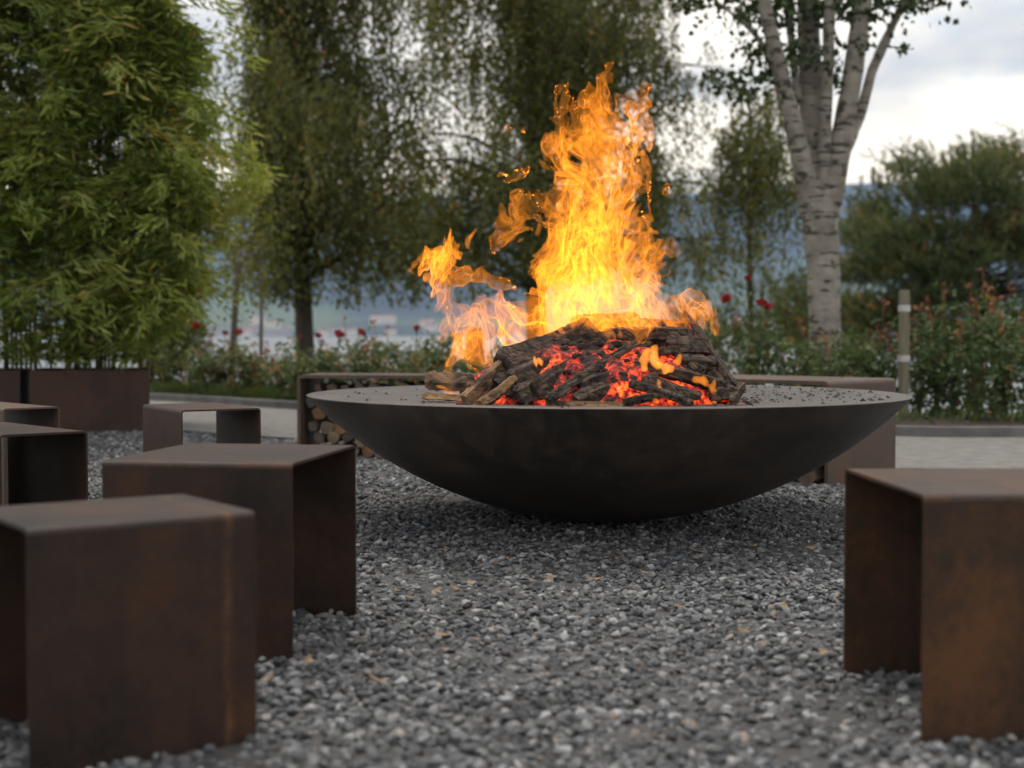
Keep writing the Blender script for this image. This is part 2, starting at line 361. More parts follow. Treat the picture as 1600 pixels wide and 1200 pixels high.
# lake
tag(link('lake', py_mesh('lake', [(-6000, 14, LAKE_Z), (6000, 14, LAKE_Z), (6000, 2600, LAKE_Z), (-6000, 2600, LAKE_Z)], [(0, 1, 2, 3)]), M['water']), kind='structure')
# far shore
def hill_z(x, y):
    t = (y-1900)/2700.0
    base = 80*max(0, min(1, t*2.6))**1.2+340*max(0.0, min(1.0, (t-.22)/.62))**1.3
    n = mnoise.noise(Vector((x*.0011, y*.0013, 1.7)))*.55+mnoise.noise(Vector((x*.0032, y*.003, 5.0)))*.22
    return LAKE_Z-1.5+base*(1+.34*n)-max(0, t-.95)*300
hx = np.linspace(-3600, 3600, 130); hy = np.linspace(1880, 5200, 60)
V = [(x, y, hill_z(x, y)) for y in hy for x in hx]; nx = len(hx)
Fq = [(j*nx+i, j*nx+i+1, (j+1)*nx+i+1, (j+1)*nx+i) for j in range(len(hy)-1) for i in range(nx-1)]
tag(link('hills', py_mesh('hills', V, Fq, True), M['hill']), kind='structure')
rngp = random.Random(5)
def far_house(sx, sy, sz, rh):
    me = bpy.data.meshes.new('far_house')
    V = [(-sx,-sy,-3),(sx,-sy,-3),(sx,sy,-3),(-sx,sy,-3),(-sx,-sy,sz),(sx,-sy,sz),(sx,sy,sz),(-sx,sy,sz),(-sx,0,sz+rh),(sx,0,sz+rh)]
    me.from_pydata(V, [], [(0,1,5,4),(1,2,6,5),(2,3,7,6),(3,0,4,7),(4,5,9,8),(6,7,8,9),(5,6,9),(7,4,8)])
    me.materials.append(M['farwall']); me.materials.append(M['farroof'])
    for i, p in enumerate(me.polygons): p.material_index = 1 if i in (4, 5) else 0
    return me
hm = [far_house(7, 5, 7, 3.5), far_house(9, 6, 9, 4), far_house(11, 6, 12, 3)]
for i in range(64):
    x = rngp.gauss(-250, 500); y = rngp.uniform(1915, 2250) if i % 3 else rngp.uniform(1905, 1960)
    if i % 4 == 0: x = rngp.uniform(350, 800)
    o = link('far_house', hm[i % 3]); o.location = (x, y, hill_z(x, y)); o.rotation_euler[2] = rngp.uniform(-.6, .6)
    tag(o, 'small pale house with brown roof on the far lake shore', 'house', 'houses on the far shore')
pts = [(-560, 1912), (-470, 1904), (-400, 1906), (-350, 1916), (-318, 1935), (-305, 1975), (-330, 2030)]
pp = smoothpath([(x, y, 0) for x, y in pts], 6); w = Acc()
Vs = [(p.x, p.y, hill_z(p.x, p.y)-2) for p in pp]+[(p.x, p.y, hill_z(p.x, p.y)+11) for p in pp]; n = len(pp)
w.add(Vs, [(i, i+1, n+i+1, n+i) for i in range(n-1)])
Vs2 = [(p.x, p.y, hill_z(p.x, p.y)+11) for p in pp]+[(p.x, p.y+9, hill_z(p.x, p.y)+11) for p in pp]; w.add(Vs2, [(i, i+1, n+i+1, n+i) for i in range(n-1)])
tag(w.build('shore_wall', M['farroad']), 'long pale curving embankment wall on the far lake shore', 'wall')

# ------------------------------------------------------------------ gravel (nobody could count it)
def build_gravel():
    edge = [(p.x, p.y) for p in near if -13 < p.x < 12]
    poly = [(-9, .6)]+[(x, y) for x, y in edge if x > -9 and x < 9]+[(9, .6)]
    # clip the bed to what lies before the path; a plain grid of quads whose far row follows the path edge
    cols = np.linspace(-7.5, 7.0, 60); rows = 24; V = []; Fq = []
    def edge_y(x):
        for a, b in zip(near[:-1], near[1:]):
            if a.x <= x <= b.x: return a.y+(b.y-a.y)*(x-a.x)/(b.x-a.x)
        return 9.0
    for r in range(rows+1):
        for x in cols:
            t = r/rows; y = .5+(edge_y(x)+.02-.5)*t; V.append((x, y, -.012))
    nx = len(cols)
    Fq = [(r*nx+i, r*nx+i+1, (r+1)*nx+i+1, (r+1)*nx+i) for r in range(rows) for i in range(nx-1)]
    me = py_mesh('gravel', V, Fq)
    # keep the stones to the wedge that the lens and its neighbours can see
    at = me.attributes.new('dens', 'FLOAT', 'POINT')
    for i, (x, y, z) in enumerate(V):
        vis = abs(x) < .50*y+.9
        at.data[i].value = (1.0 if y < 7.2 else .62) if vis else 0.0
    ob = link('gravel', me, M['subsoil']); me.materials.append(M['stone'])
    g = bpy.data.node_groups.new('gravel_stones', 'GeometryNodeTree')
    g.interface.new_socket('Geometry', in_out='INPUT', socket_type='NodeSocketGeometry'); g.interface.new_socket('Geometry', in_out='OUTPUT', socket_type='NodeSocketGeometry')
    N = NT(g); gi = N.new('NodeGroupInput'); go = N.new('NodeGroupOutput')
    dn = N.new('GeometryNodeInputNamedAttribute', data_type='FLOAT', ins={'Name': 'dens'}).outputs['Attribute']
    jn = N.new('GeometryNodeJoinGeometry'); pos = N.new('GeometryNodeInputPosition').outputs[0]
    var = N.new('GeometryNodeGeometryToInstance')
    for k in range(9):
        ico = N.new('GeometryNodeMeshIcoSphere', ins={'Radius': 1.0, 'Subdivisions': 2})
        c = N.noise(N.v('ADD', pos, (k*3.7, k*1.9, k*5.3)), .8, 2.0, .55, 0, 'Color')
        dsp = N.v('MULTIPLY', N.v('SUBTRACT', c, (.5, .5, .5)), (1.9, 1.7, 1.5))
        p2 = N.v('MULTIPLY', N.v('ADD', pos, dsp), [(1, .78, .55), (1, .9, .62), (1.15, .7, .5), (1, .85, .75), (1.2, .72, .6), (1, 1, .6), (1.1, .8, .45), (.95, .9, .8), (1.25, .65, .55)][k])
        sp = N.new('GeometryNodeSetPosition'); N.l.new(ico.outputs[0], sp.inputs[0]); N.l.new(p2, sp.inputs['Position'])
        ss = sp
        sm = N.new('GeometryNodeSetMaterial', ins={'Material': M['stone']}); N.l.new(ss.outputs[0], sm.inputs[0])
        N.l.new(sm.outputs[0], var.inputs[0])
    N.l.new(gi.outputs[0], jn.inputs[0])
    for layer, (den, zoff, seed, smin, smax) in enumerate([(2000.0, -.004, 3, .0082, .0180), (1500.0, .006, 11, .0055, .0150)]):
        ds = N.new('GeometryNodeDistributePointsOnFaces', distribute_method='RANDOM'); N.l.new(gi.outputs[0], ds.inputs['Mesh'])
        N.set(ds.inputs['Density'], N.m('MULTIPLY', dn, den)); N.set(ds.inputs['Seed'], seed)
        rv = N.new('FunctionNodeRandomValue', data_type='FLOAT', ins={2: 0.0, 3: 1.0, 'Seed': seed+1}).outputs[1]
        szv = N.m('ADD', smin, N.m('MULTIPLY', N.m('POWER', rv, 1.7), smax-smin))
        rot = N.new('FunctionNodeRandomValue', data_type='FLOAT_VECTOR', ins={0: (-.5, -.5, 0), 1: (.5, .5, 6.283), 'Seed': seed+2}).outputs[0]
        zr = N.new('FunctionNodeRandomValue', data_type='FLOAT', ins={2: zoff-.006, 3: zoff+.006, 'Seed': seed+3}).outputs[1]
        hum = N.m('MULTIPLY', N.m('SUBTRACT', N.noise(pos, 1.3, 2.0), .5), .045)
        off = N.new('ShaderNodeCombineXYZ', ins={2: N.m('ADD', zr, hum)})
        sp = N.new('GeometryNodeSetPosition'); N.l.new(ds.outputs['Points'], sp.inputs[0]); N.l.new(off.outputs[0], sp.inputs['Offset'])
        ip = N.new('GeometryNodeInstanceOnPoints', ins={'Scale': szv}); N.l.new(sp.outputs[0], ip.inputs['Points']); N.l.new(var.outputs[0], ip.inputs['Instance'])
        ip.inputs['Pick Instance'].default_value = True
        N.l.new(rot, ip.inputs['Rotation']); N.l.new(ip.outputs[0], jn.inputs[0])
    N.l.new(jn.outputs[0], go.inputs[0])
    md = ob.modifiers.new('gravel_stones', 'NODES'); md.node_group = g
    tag(ob, 'loose grey crushed gravel spread around the fire bowl', 'gravel', kind='stuff')
build_gravel()

# ------------------------------------------------------------------ folded steel stools and benches
def bridge(name, label, cat, org, ang, span, wid, h, mat, group=None, thick=.007, rad=.014):
    """plate folded down at both ends: seat, two leg panels; u runs from leg to leg, v along a leg"""
    t = thing(name, label, cat, (org[0], org[1], 0), R(ang), group)
    out = [(0, h-rad)]+[(rad-rad*math.cos(a), h-rad+rad*math.sin(a)) for a in (R(22), R(45), R(68))]+[(rad, h)]
    ri = rad-thick; inn = [(thick, h-rad)]+[(rad-ri*math.cos(a), h-rad+ri*math.sin(a)) for a in (R(22), R(45), R(68))]+[(rad, h-thick)]
    O = out+[(span-x, z) for x, z in reversed(out)]; I = inn+[(span-x, z) for x, z in reversed(inn)]; n = len(O)
    V = [(x, 0, z) for x, z in O]+[(x, 0, z) for x, z in I]+[(x, wid, z) for x, z in O]+[(x, wid, z) for x, z in I]
    Fs = []
    for i in range(n-1):
        Fs += [(i, i+1, n+i+1, n+i), (2*n+i+1, 2*n+i, 3*n+i, 3*n+i+1), (i+1, i, 2*n+i, 2*n+i+1), (n+i, n+i+1, 3*n+i+1, 3*n+i)]
    Fs += [(0, n, 3*n, 2*n), (n-1, 3*n-1, 4*n-1, 2*n-1)]
    link('seat', py_mesh('seat', V, Fs), mat, t)
    def leg(x0):
        a = Acc(); b = .0015; z0, z1 = -.03, h-rad-.0005; x1 = x0+thick
        ring = [(x0+b, 0), (x1-b, 0), (x1, b), (x1, wid-b), (x1-b, wid), (x0+b, wid), (x0, wid-b), (x0, b)]
        a.add([(x, y, z0) for x, y in ring]+[(x, y, z1) for x, y in ring], [(i, (i+1) % 8, 8+(i+1) % 8, 8+i) for i in range(8)]+[tuple(range(7, -1, -1)), tuple(range(8, 16))])
        return a.build('leg', mat, t)
    leg(0.0); leg(span-thick); return t
SG = 'folded steel stools around the fire bowl'
bridge('steel_stool', 'dark brown steel stool with an orange rust streak, farthest stool from the bowl', 'stool', (-.478, 2.64), 125, .37, .42, .42, M['stool_streak'], SG)
bridge('steel_stool', 'broad dark brown steel stool between the streaked stool and the fire bowl', 'stool', (-.508, 3.27), 81, .56, .465, .452, M['stool'], SG)
bridge('steel_stool', 'orange brown rusted steel stool standing alone, across the gravel from the others', 'stool', (1.262, 2.645), 92.5, .53, .50, .452, M['stool_warm'], SG)
bridge('steel_stool', 'reddish steel stool seen through, standing between the planter and the firewood bench', 'stool', (-1.305, 5.6), 30, .33, .55, .45, M['planter'], SG)
bridge('steel_stool', 'black-sided steel stool beside the broad dark brown stool, open end showing', 'stool', (-1.525, 4.22), 42, .28, .60, .45, M['stool'], SG)
bridge('steel_stool', 'weathered steel stool standing right before the pair of planters, open end showing', 'stool', (-2.05, 5.72), 42, .24, .60, .45, M['bench'], SG)
bridge('steel_stool', 'grey-topped steel stool half hidden behind the black-sided stool', 'stool', (-1.97, 4.60), 42, .30, .50, .45, M['bench'], SG)
# two long benches with firewood under them
BL = (-1.32, 8.72, -8.0, 1.78, .50); BR = (1.60, 7.09, 43.0, .74, .514)
bridge('firewood_bench', 'long weathered steel bench packed with dark firewood, nearer the planters', 'bench', BL[:2], BL[2], BL[3], .45, BL[4], M['bench'], 'firewood benches', .02, .025)
# right bench: legs panel faces right; u goes along the bench towards the left, v along the panel
bridge('firewood_bench', 'long weathered steel bench with solid end panel beside the wooden stake', 'bench', (2.06, 7.62), 137, 1.85, .70, BR[4], M['bench'], 'firewood benches', .02, .025)

def split_log(seed, r, L):
    rg = random.Random(seed); n = rg.choice((4, 5, 5, 6)); V = []; a0 = rg.uniform(0, 6.28)
    angs = sorted(a0+2*math.pi*(i+rg.uniform(-.3, .3))/n for i in range(n)); rr = [r*rg.uniform(.72, 1.12) for _ in range(n)]
    ring = []
    for i in range(n):                                     # soften each corner with two points
        for s_ in (-.16, .16): ring.append((rr[i]*math.cos(angs[i]+s_), rr[i]*math.sin(angs[i]+s_)))
    m = len(ring); k = .94
    for y, s_ in ((0, k), (.012, 1.0), (L*.5, 1.0), (L-.012, 1.0), (L, k)):
        for (x, z) in ring: V.append((x*s_+rg.uniform(-.003, .003), y+rg.uniform(-.002, .002), z*s_+rg.uniform(-.003, .003)))
    Fs = [(j*m+i, j*m+(i+1) % m, (j+1)*m+(i+1) % m, (j+1)*m+i) for j in range(4) for i in range(m)]+[tuple(range(m-1, -1, -1)), tuple(range(4*m, 5*m))]
    return py_mesh('firewood_log', V, Fs)
def stack(org, ang, span, h, depth, r, labels, group, seed, fill=1.0):
    rg = random.Random(seed); meshes = {}
    for mk in ('wood', 'wood2', 'wood3'):
        meshes[mk] = []
        for i in range(5):
            me = split_log(seed*50+i+len(meshes)*9, r, depth); me.materials.append(M[mk]); meshes[mk].append(me)
    u = Vector((math.cos(R(ang)), math.sin(R(ang)), 0)); v = Vector((-u.y, u.x, 0)); row = 0; z = r*.85-.012
    while z < h*fill-r:
        x = .035+r+(r*.9 if row % 2 else 0)
        while x < span-.035-r*.8:
            mk = rg.choice(('wood2', 'wood2', 'wood', 'wood', 'wood3')); q = rg.uniform(.72, 1.02)
            o = link('firewood_log', rg.choice(meshes[mk])); p = Vector((org[0], org[1], 0))+u*(x+rg.uniform(-.01, .01))+v*(.02+rg.uniform(-.01, .05))
            o.location = (p.x, p.y, z+rg.uniform(-.01, .008)); o.rotation_euler = (rg.uniform(-.04, .04), 0, R(ang)+rg.uniform(-.05, .05)); o.scale = (q*1.08, .9, q)
            o.rotation_mode = 'XYZ'
            tag(o, labels, 'firewood', group); x += 2*r*.93
        z += r*1.62; row += 1
stack(BL[:2], BL[2], BL[3], BL[4]-.03, .36, .047, 'split firewood log stacked under the bench nearer the planters', 'firewood under the first bench', 4, .98)
_u = Vector((math.cos(R(137)), math.sin(R(137)))); _v = Vector((-_u.y, _u.x))
# front of the second bench is its far v side: put the stack there, logs pointing back inside
_o = Vector((2.06, 7.62))+_v*.70
stack((_o.x+_u.x*1.85, _o.y+_u.y*1.85), 137+180, 1.85, .50, .5, .066, 'split firewood log stacked under the bench beside the wooden stake', 'firewood under the second bench', 7, .62)

# ------------------------------------------------------------------ planters and bamboo
def planter(label, x1, y1, w, dep, h, ang=14):
    u = Vector((math.cos(R(ang)), math.sin(R(ang)))); t = thing('planter', label, 'planter', (x1-u.x*w, y1-u.y*w, 0), R(ang), 'rusted planters'); k = .012
    for (a, b) in (((0, 0, -.02), (w, k, h)), ((0, dep-k, -.02), (w, dep, h)), ((0, k, -.02), (k, dep-k, h)), ((w-k, k, -.02), (w, dep-k, h))):
        c = Acc(); c.box(a, b); c.build('side_panel', M['planter'], t)
    c = Acc(); c.box((k, k, 0), (w-k, dep-k, h-.05)); c.build('soil', M['soil'], t); return t
planter('square brown rusted steel planter with its whole front showing, bamboo inside', -2.84, 11.12, .89, .95, .47)
planter('brown rusted steel planter cut by the gap beside the fully seen planter', -3.775, 10.90, 1.8, .95, .47)
def bamboo():
    rng = np.random.default_rng(8); rg = random.Random(8)
    t = thing('bamboo_clump', 'tall dense green bamboo growing out of the rusted planters', 'bamboo', (-3.6, 11.6, .42))
    base = Vector((-3.6, 11.6, .42)); tips = []
    bound = [(575, 222), (540, 240), (500, 270), (440, 292), (400, 300), (340, 318), (300, 330), (250, 322), (200, 318), (150, 300), (100, 292), (40, 285), (-100, 270), (-400, 200)]
    def xmax(z, d):
        py = Y0-(z-HC)*F/d
        for (ya, xa), (yb, xb) in zip(bound[:-1], bound[1:]):
            if yb <= py <= ya: px = xb+(xa-xb)*(py-yb)/(ya-yb); break
        else: px = 222 if py > 575 else 200
        return (px-800)/F*d
    for k in range(60):
        x = rg.uniform(-5.4, -2.9); y = rg.uniform(11.2, 12.0); H = rg.uniform(3.6, 5.4)
        lean = Vector((rg.uniform(-.25, .28)+(.25 if x > -3.3 else 0), rg.uniform(-.55, .35), 0)); a = Acc()
        pts = [Vector((x, y, .40))+lean*(s_*s_)*1.0+Vector((0, 0, H*s_*(1-.08*s_*s_))) for s_ in np.linspace(0, 1, 9)]
        a.tube([p-base for p in pts], [.012-.009*s_ for s_ in np.linspace(0, 1, 9)], 5); a.build('culm', M['culm'], t, True)
    # leaf fans
    C = []; D = []; Ls = []; T = []; tw = Acc(); n = 0
    while n < 23000:
        z = .55+rg.random()**.9*4.6; d = 10.55+rg.random()**2.2*1.9; xm = xmax(z, d)+mnoise.noise(Vector((z*2.1, d*1.7, 3.3)))*.42
        x = xm-abs(rg.gauss(0, 1.15)) if rg.random() < .75 else rg.uniform(-5.6, xm)
        if x < -5.8 or d < 10.9-.45*max(0, min(1, (z-.8)/1.2)): continue
        if mnoise.noise(Vector((x*1.5, d*1.5, z*1.5+9))) < -.30+.1*rg.random(): continue
        n += 1; az = rg.uniform(0, 6.283); out = Vector((math.cos(az), math.sin(az)-.35, rg.uniform(-.35, .25))).normalized(); c = Vector((x, d, z)); tone = mnoise.noise(Vector((x*1.1, d, z*1.1)))*.28
        if n % 3 == 0: tw.tube([c-out*rg.uniform(.12, .25)-base, c-base], [.0022, .0014], 3, False)
        for j in range(rg.randint(5, 8)):
            dd = out+Vector((rg.gauss(0, .55), rg.gauss(0, .55), rg.gauss(-.42, .38))); C.append(c+out*rg.uniform(-.06, .05)-base); D.append(dd); Ls.append(rg.uniform(.075, .15)); T.append(min(1, max(0, .42+tone+rg.gauss(0, .2)) if rg.random() > .012 else 1.0))
    # arching sprays that break the outline
    for k in range(150):
        z = rg.uniform(.9, 4.2); d = rg.uniform(10.5, 11.7); s0 = Vector((xmax(z, d)-rg.random()**1.3*2.4-.1, d-.1, z)); az = rg.gauss(-.7, .8); ln = rg.uniform(.35, .8); arc = []
        for q in np.linspace(0, 1, 9): arc.append(s0+Vector((math.cos(az)*ln*q, math.sin(az)*ln*q, ln*(.55*q-.75*q*q))))
        tw.tube([p_-base for p_ in arc], [.004-.003*q for q in np.linspace(0, 1, 9)], 3, False); tone = rg.gauss(.62, .14)
        for q in range(2, 9):
            for j in range(9): C.append(arc[q]+Vector((rg.gauss(0, .05), rg.gauss(0, .05), rg.gauss(0, .04)))-base); D.append(Vector((math.cos(az)+rg.gauss(0, .6), math.sin(az)+rg.gauss(0, .6), rg.gauss(-.5, .35)))); Ls.append(rg.uniform(.08, .16)); T.append(min(1, max(0, tone+rg.gauss(0, .12))))
    # one long spray reaching out over the roses
    for (px, py, rr) in ((330, 290, 40), (375, 285, 26), (398, 280, 20), (405, 292, 14), (380, 310, 22), (360, 330, 28), (345, 350, 26), (335, 375, 20), (390, 232, 9), (310, 90, 12), (322, 96, 9), (335, 92, 6), (300, 430, 22), (318, 455, 9)):
        for q in range(int(rr*1.3)):
            c = P(px+rg.gauss(0, rr*.5), py+rg.gauss(0, rr*.5), 11.2+rg.uniform(-.2, .2))
            for j in range(5): C.append(c-base); D.append(Vector((rg.gauss(.25, .5), rg.gauss(0, .5), rg.gauss(-.2, .5)))); Ls.append(rg.uniform(.06, .12)); T.append(min(1, max(0, .78+rg.gauss(0, .12))))
    C = np.array([tuple(c) for c in C], np.float32); D = np.array([tuple(c) for c in D], np.float32); L = np.array(Ls)
    V, Q = leaf_quads(C, D, L, L*.155, rng)
    tag(link('foliage', np_mesh('foliage', V, Q, tint=np.repeat(T, 4)), M['bamboo_leaf'], t), kind='stuff')
    tag(tw.build('twigs', M['culm'], t), kind='stuff')
bamboo()

# ------------------------------------------------------------------ trees
def birch(label, px, d, base_z, H, reach, zlow, n_limb, n_strand, seed, trunk_r, lean=0.0, group='weeping birches', thin=0.0, asym=0.0):
    rg = random.Random(seed); rng = np.random.default_rng(seed)
    x0 = (px-800)/F*d; t = thing('birch_tree', label, 'tree', (x0, d, base_z), 0, group)
    tr = [Vector((lean*s*s+.12*math.sin(3*s+seed), .1*math.sin(2*s), H*s)) for s in np.linspace(0, 1, 10)]
    a = Acc(); a.tube(tr, [trunk_r*(1-.86*s) for s in np.linspace(0, 1, 10)], 10); to = a.build('trunk', M['darkbark'], t, True)
    C = []; D = []; T = []; tw = Acc()
    for i in range(n_limb):
        s = .20+.77*rg.random()**1.35; st = tr[0].lerp(tr[-1], s); az = i*2.4+rg.uniform(-.4, .4); R_ = reach*rg.uniform(.45, 1.05)*(1.05-.45*s)*(1-asym*max(0, -math.cos(az)))
        up = rg.uniform(.25, .8)*(1.1-s)+.15; pts = []
        for q in np.linspace(0, 1, 8): pts.append(st+Vector((math.cos(az)*R_*q, math.sin(az)*R_*q, up*R_*1.25*(q-.75*q*q))))
        b = Acc(); b.tube(pts, [max(.005, trunk_r*.24*(1-s*.6)*(1-.85*q)) for q in np.linspace(0, 1, 8)], 6); b.build('limb', M['darkbark'], to, True)
        for k in range(n_strand):
            q = rg.uniform(.18, 1.0); i0 = min(6, int(q*7)); p = pts[i0].lerp(pts[i0+1], q*7-i0)+Vector((rg.gauss(0, .24), rg.gauss(0, .24), rg.gauss(0, .16)))
            lo = zlow-base_z+rg.random()**2*1.6; Lm = min(p.z-lo, rg.uniform(.25, 1.5) if rg.random() > .30 else rg.uniform(1.2, 2.8))
            if Lm < .25: Lm = rg.uniform(.2, .4)
            if thin and mnoise.noise(Vector((p.x*1.6, p.y*1.6, p.z*1.6+seed))) < thin-.5: continue
            drift = Vector((rg.gauss(0, .28), rg.gauss(0, .28), 0))*min(Lm, .7); nl = int(Lm/.038); tone = rg.gauss(.38, .17)
            tw.tube([p, p+drift*.4-Vector((0, 0, Lm*.5)), p+drift-Vector((0, 0, Lm))], [.003, .002, .0015], 3, False)
            for j in range(nl):
                f = j/nl; C.append(p+drift*f*(1.6-.6*f)-Vector((rg.gauss(0, .06), rg.gauss(0, .06), Lm*f*(.55+.45*f)))); D.append((rg.gauss(0, .5), rg.gauss(0, .5), rg.gauss(-.75, .35))); T.append(min(.99, max(0, tone+rg.gauss(0, .13))) if rg.random() > .004 else 1.0)
    C = np.array([tuple(c) for c in C], np.float32); D = np.array(D, np.float32); L = rng.uniform(.055, .10, len(C))
    V, Q = leaf_quads(C, D, L, L*.66, rng)
    tag(link('crown', np_mesh('crown', V, Q, tint=np.repeat(T, 4)), M['birch_leaf'], t), kind='stuff')
    tag(tw.build('hanging_twigs', M['darkbark'], t), kind='stuff')
birch('weeping birch with dark straight trunk, standing closest to the bamboo', 478, 21, -.25, 9.0, 3.0, 1.1, 56, 58, 3, .15, thin=.35, asym=.62)
birch('weeping birch whose trunk rises directly behind the flames', 838, 24, -.8, 11.0, 4.2, 1.6, 70, 74, 9, .20, .3, thin=.37)
birch('slender weeping birch with thin yellowish crown beside the pale trunk', 1165, 25, -1.1, 6.4, 2.0, .9, 28, 44, 14, .08, .2, thin=.42)
# two bare thin stems in the roses
def slim_stem(label, pts, d, r):
    a = Acc(); pw = [P(x, y, d) for x, y in pts]; b = pw[0].copy(); t = thing('young_tree', label, 'tree', b)
    a.tube([p-b for p in smoothpath(pw, 4)], [r*(1-.4*i/(4*(len(pts)-1))) for i in range(4*(len(pts)-1)+1)], 6); a.build('trunk', M['pole'], t, True)
    rg = random.Random(int(d*10)); C = []; D = []; T = []
    for i in range(650):
        k = rg.random(); top = pw[-1]; c = top+Vector((rg.gauss(0, .28), rg.gauss(0, .28), rg.gauss(.1, .5)))
        C.append(tuple(c-b)); D.append((rg.gauss(0, .6), rg.gauss(0, .6), rg.gauss(-.4, .4))); T.append(min(1, max(0, rg.gauss(.4, .2))))
    rng = np.random.default_rng(3); L = rng.uniform(.05, .08, len(C)); V, Q = leaf_quads(np.array(C), np.array(D), L, L*.6, rng)
    tag(link('crown', np_mesh('crown', V, Q, tint=np.repeat(T, 4)), M['birch_leaf'], t), kind='stuff')
slim_stem('thin young tree with slightly bent stem rising out of the roses near the bamboo', [(362, 640), (364, 560), (367, 500), (372, 440), (378, 390)], 16.4, .045)
slim_stem('thinnest dark upright stem between the bent young tree and the birch trunk', [(408, 600), (408, 540), (409, 480), (408, 420), (407, 380)], 19.0, .028)

def pale_tree():
    d = 13.2; b = P(1288, 640, d); rg = random.Random(4); rng = np.random.default_rng(4)
    t = thing('pale_tree', 'tree with pale dark-marked bark splitting into steep limbs above the roses', 'tree', b)
    trunk = []
    def limb(name, pts, w, dy=0.0, n=12):
        pw = smoothpath([P(x, y, d+dy*i/(len(pts)-1)) for i, (x, y) in enumerate(pts)], 6); m = len(pw)
        rs = [np.interp(i/(m-1)*(len(w)-1), range(len(w)), w)/F*d*.5 for i in range(m)]
        a = Acc(); V = []
        a.tube([p-b for p in pw], rs, n)
        for i, vv in enumerate(a.V):
            q = Vector(vv); k = 1+.0; nz = mnoise.noise(q*5.0)*.012+mnoise.noise(q*14.0)*.005; ax = pw[min(m-1, i//n)]-b; dr = (q-ax); 
            if dr.length > 1e-6: q = q+dr.normalized()*nz
            a.V[i] = tuple(q)
        trunk.append(a.build(name, M['palebark'], trunk[0] if trunk else t, True))
    limb('trunk', [(1292, 660), (1291, 560), (1287, 480), (1285, 410), (1279, 350), (1276, 300)], [62, 53, 49, 52, 56, 50], 0, 18)
    limb('limb', [(1268, 340), (1254, 270), (1240, 210), (1222, 140), (1204, 66), (1186, -10), (1160, -160)], [38, 33, 28, 25, 24, 20, 10], -.5)
    limb('limb', [(1276, 340), (1270, 270), (1266, 190), (1262, 100), (1258, 10), (1250, -200)], [46, 44, 38, 36, 34, 16], .35, 14)
    limb('limb', [(1282, 320), (1286, 250), (1287, 190), (1290, 110), (1292, 20), (1300, -150)], [26, 24, 20, 18, 17, 9], -.25)
    limb('limb', [(1284, 370), (1298, 300), (1310, 235), (1322, 160), (1334, 80), (1346, -10), (1370, -190)], [40, 38, 34, 32, 30, 26, 12], -.1, 14)
    limb('limb', [(1312, 250), (1332, 205), (1347, 160), (1362, 105), (1382, 60), (1410, 0), (1450, -90)], [18, 18, 17, 16, 15, 12, 6], .4)
    limb('limb', [(1236, 215), (1218, 150), (1196, 90), (1170, 50), (1120, 10)], [12, 11, 10, 8, 4], .6)
    limb('limb', [(1243, 160), (1238, 110), (1232, 60), (1222, -20)], [14, 13, 12, 8], .5)
    C = []; D = []; T = []
    def clump(px, py, rx, ry, n, dy=0.0):
        for i in range(n):
            p = P(px+rg.gauss(0, rx*.5), py+rg.gauss(0, ry*.5), d+dy+rg.gauss(0, .25)); C.append(tuple(p-b)); D.append((rg.gauss(0, .7), rg.gauss(0, .7), rg.gauss(-.6, .4))); T.append(min(1, max(0, rg.gauss(.4, .22))))
    for a in ((1180, 85, 34, 30, 95), (1205, 115, 26, 34, 70), (1150, 132, 36, 22, 85), (1116, 125, 24, 18, 34), (1160, 155, 26, 14, 30), (1228, 150, 12, 26, 24), (1290, 90, 34, 34, 90), (1305, 125, 14, 18, 26), (1340, 70, 22, 14, 30), (1406, 78, 12, 14, 22), (1240, 80, 24, 22, 50), (1228, 100, 10, 40, 20),
              (1200, 20, 80, 34, 330), (1320, 12, 80, 34, 300), (1420, 0, 70, 30, 190), (1080, 5, 50, 26, 90), (1260, -70, 260, 90, 1500), (1300, -220, 300, 150, 1800)): clump(*a)
    rng2 = np.random.default_rng(6); L = rng2.uniform(.055, .085, len(C)); V, Q = leaf_quads(np.array(C), np.array(D), L, L*.85, rng2)
    tag(link('crown', np_mesh('crown', V, Q, tint=np.repeat(T, 4)), M['round_leaf'], t), kind='stuff')
pale_tree()

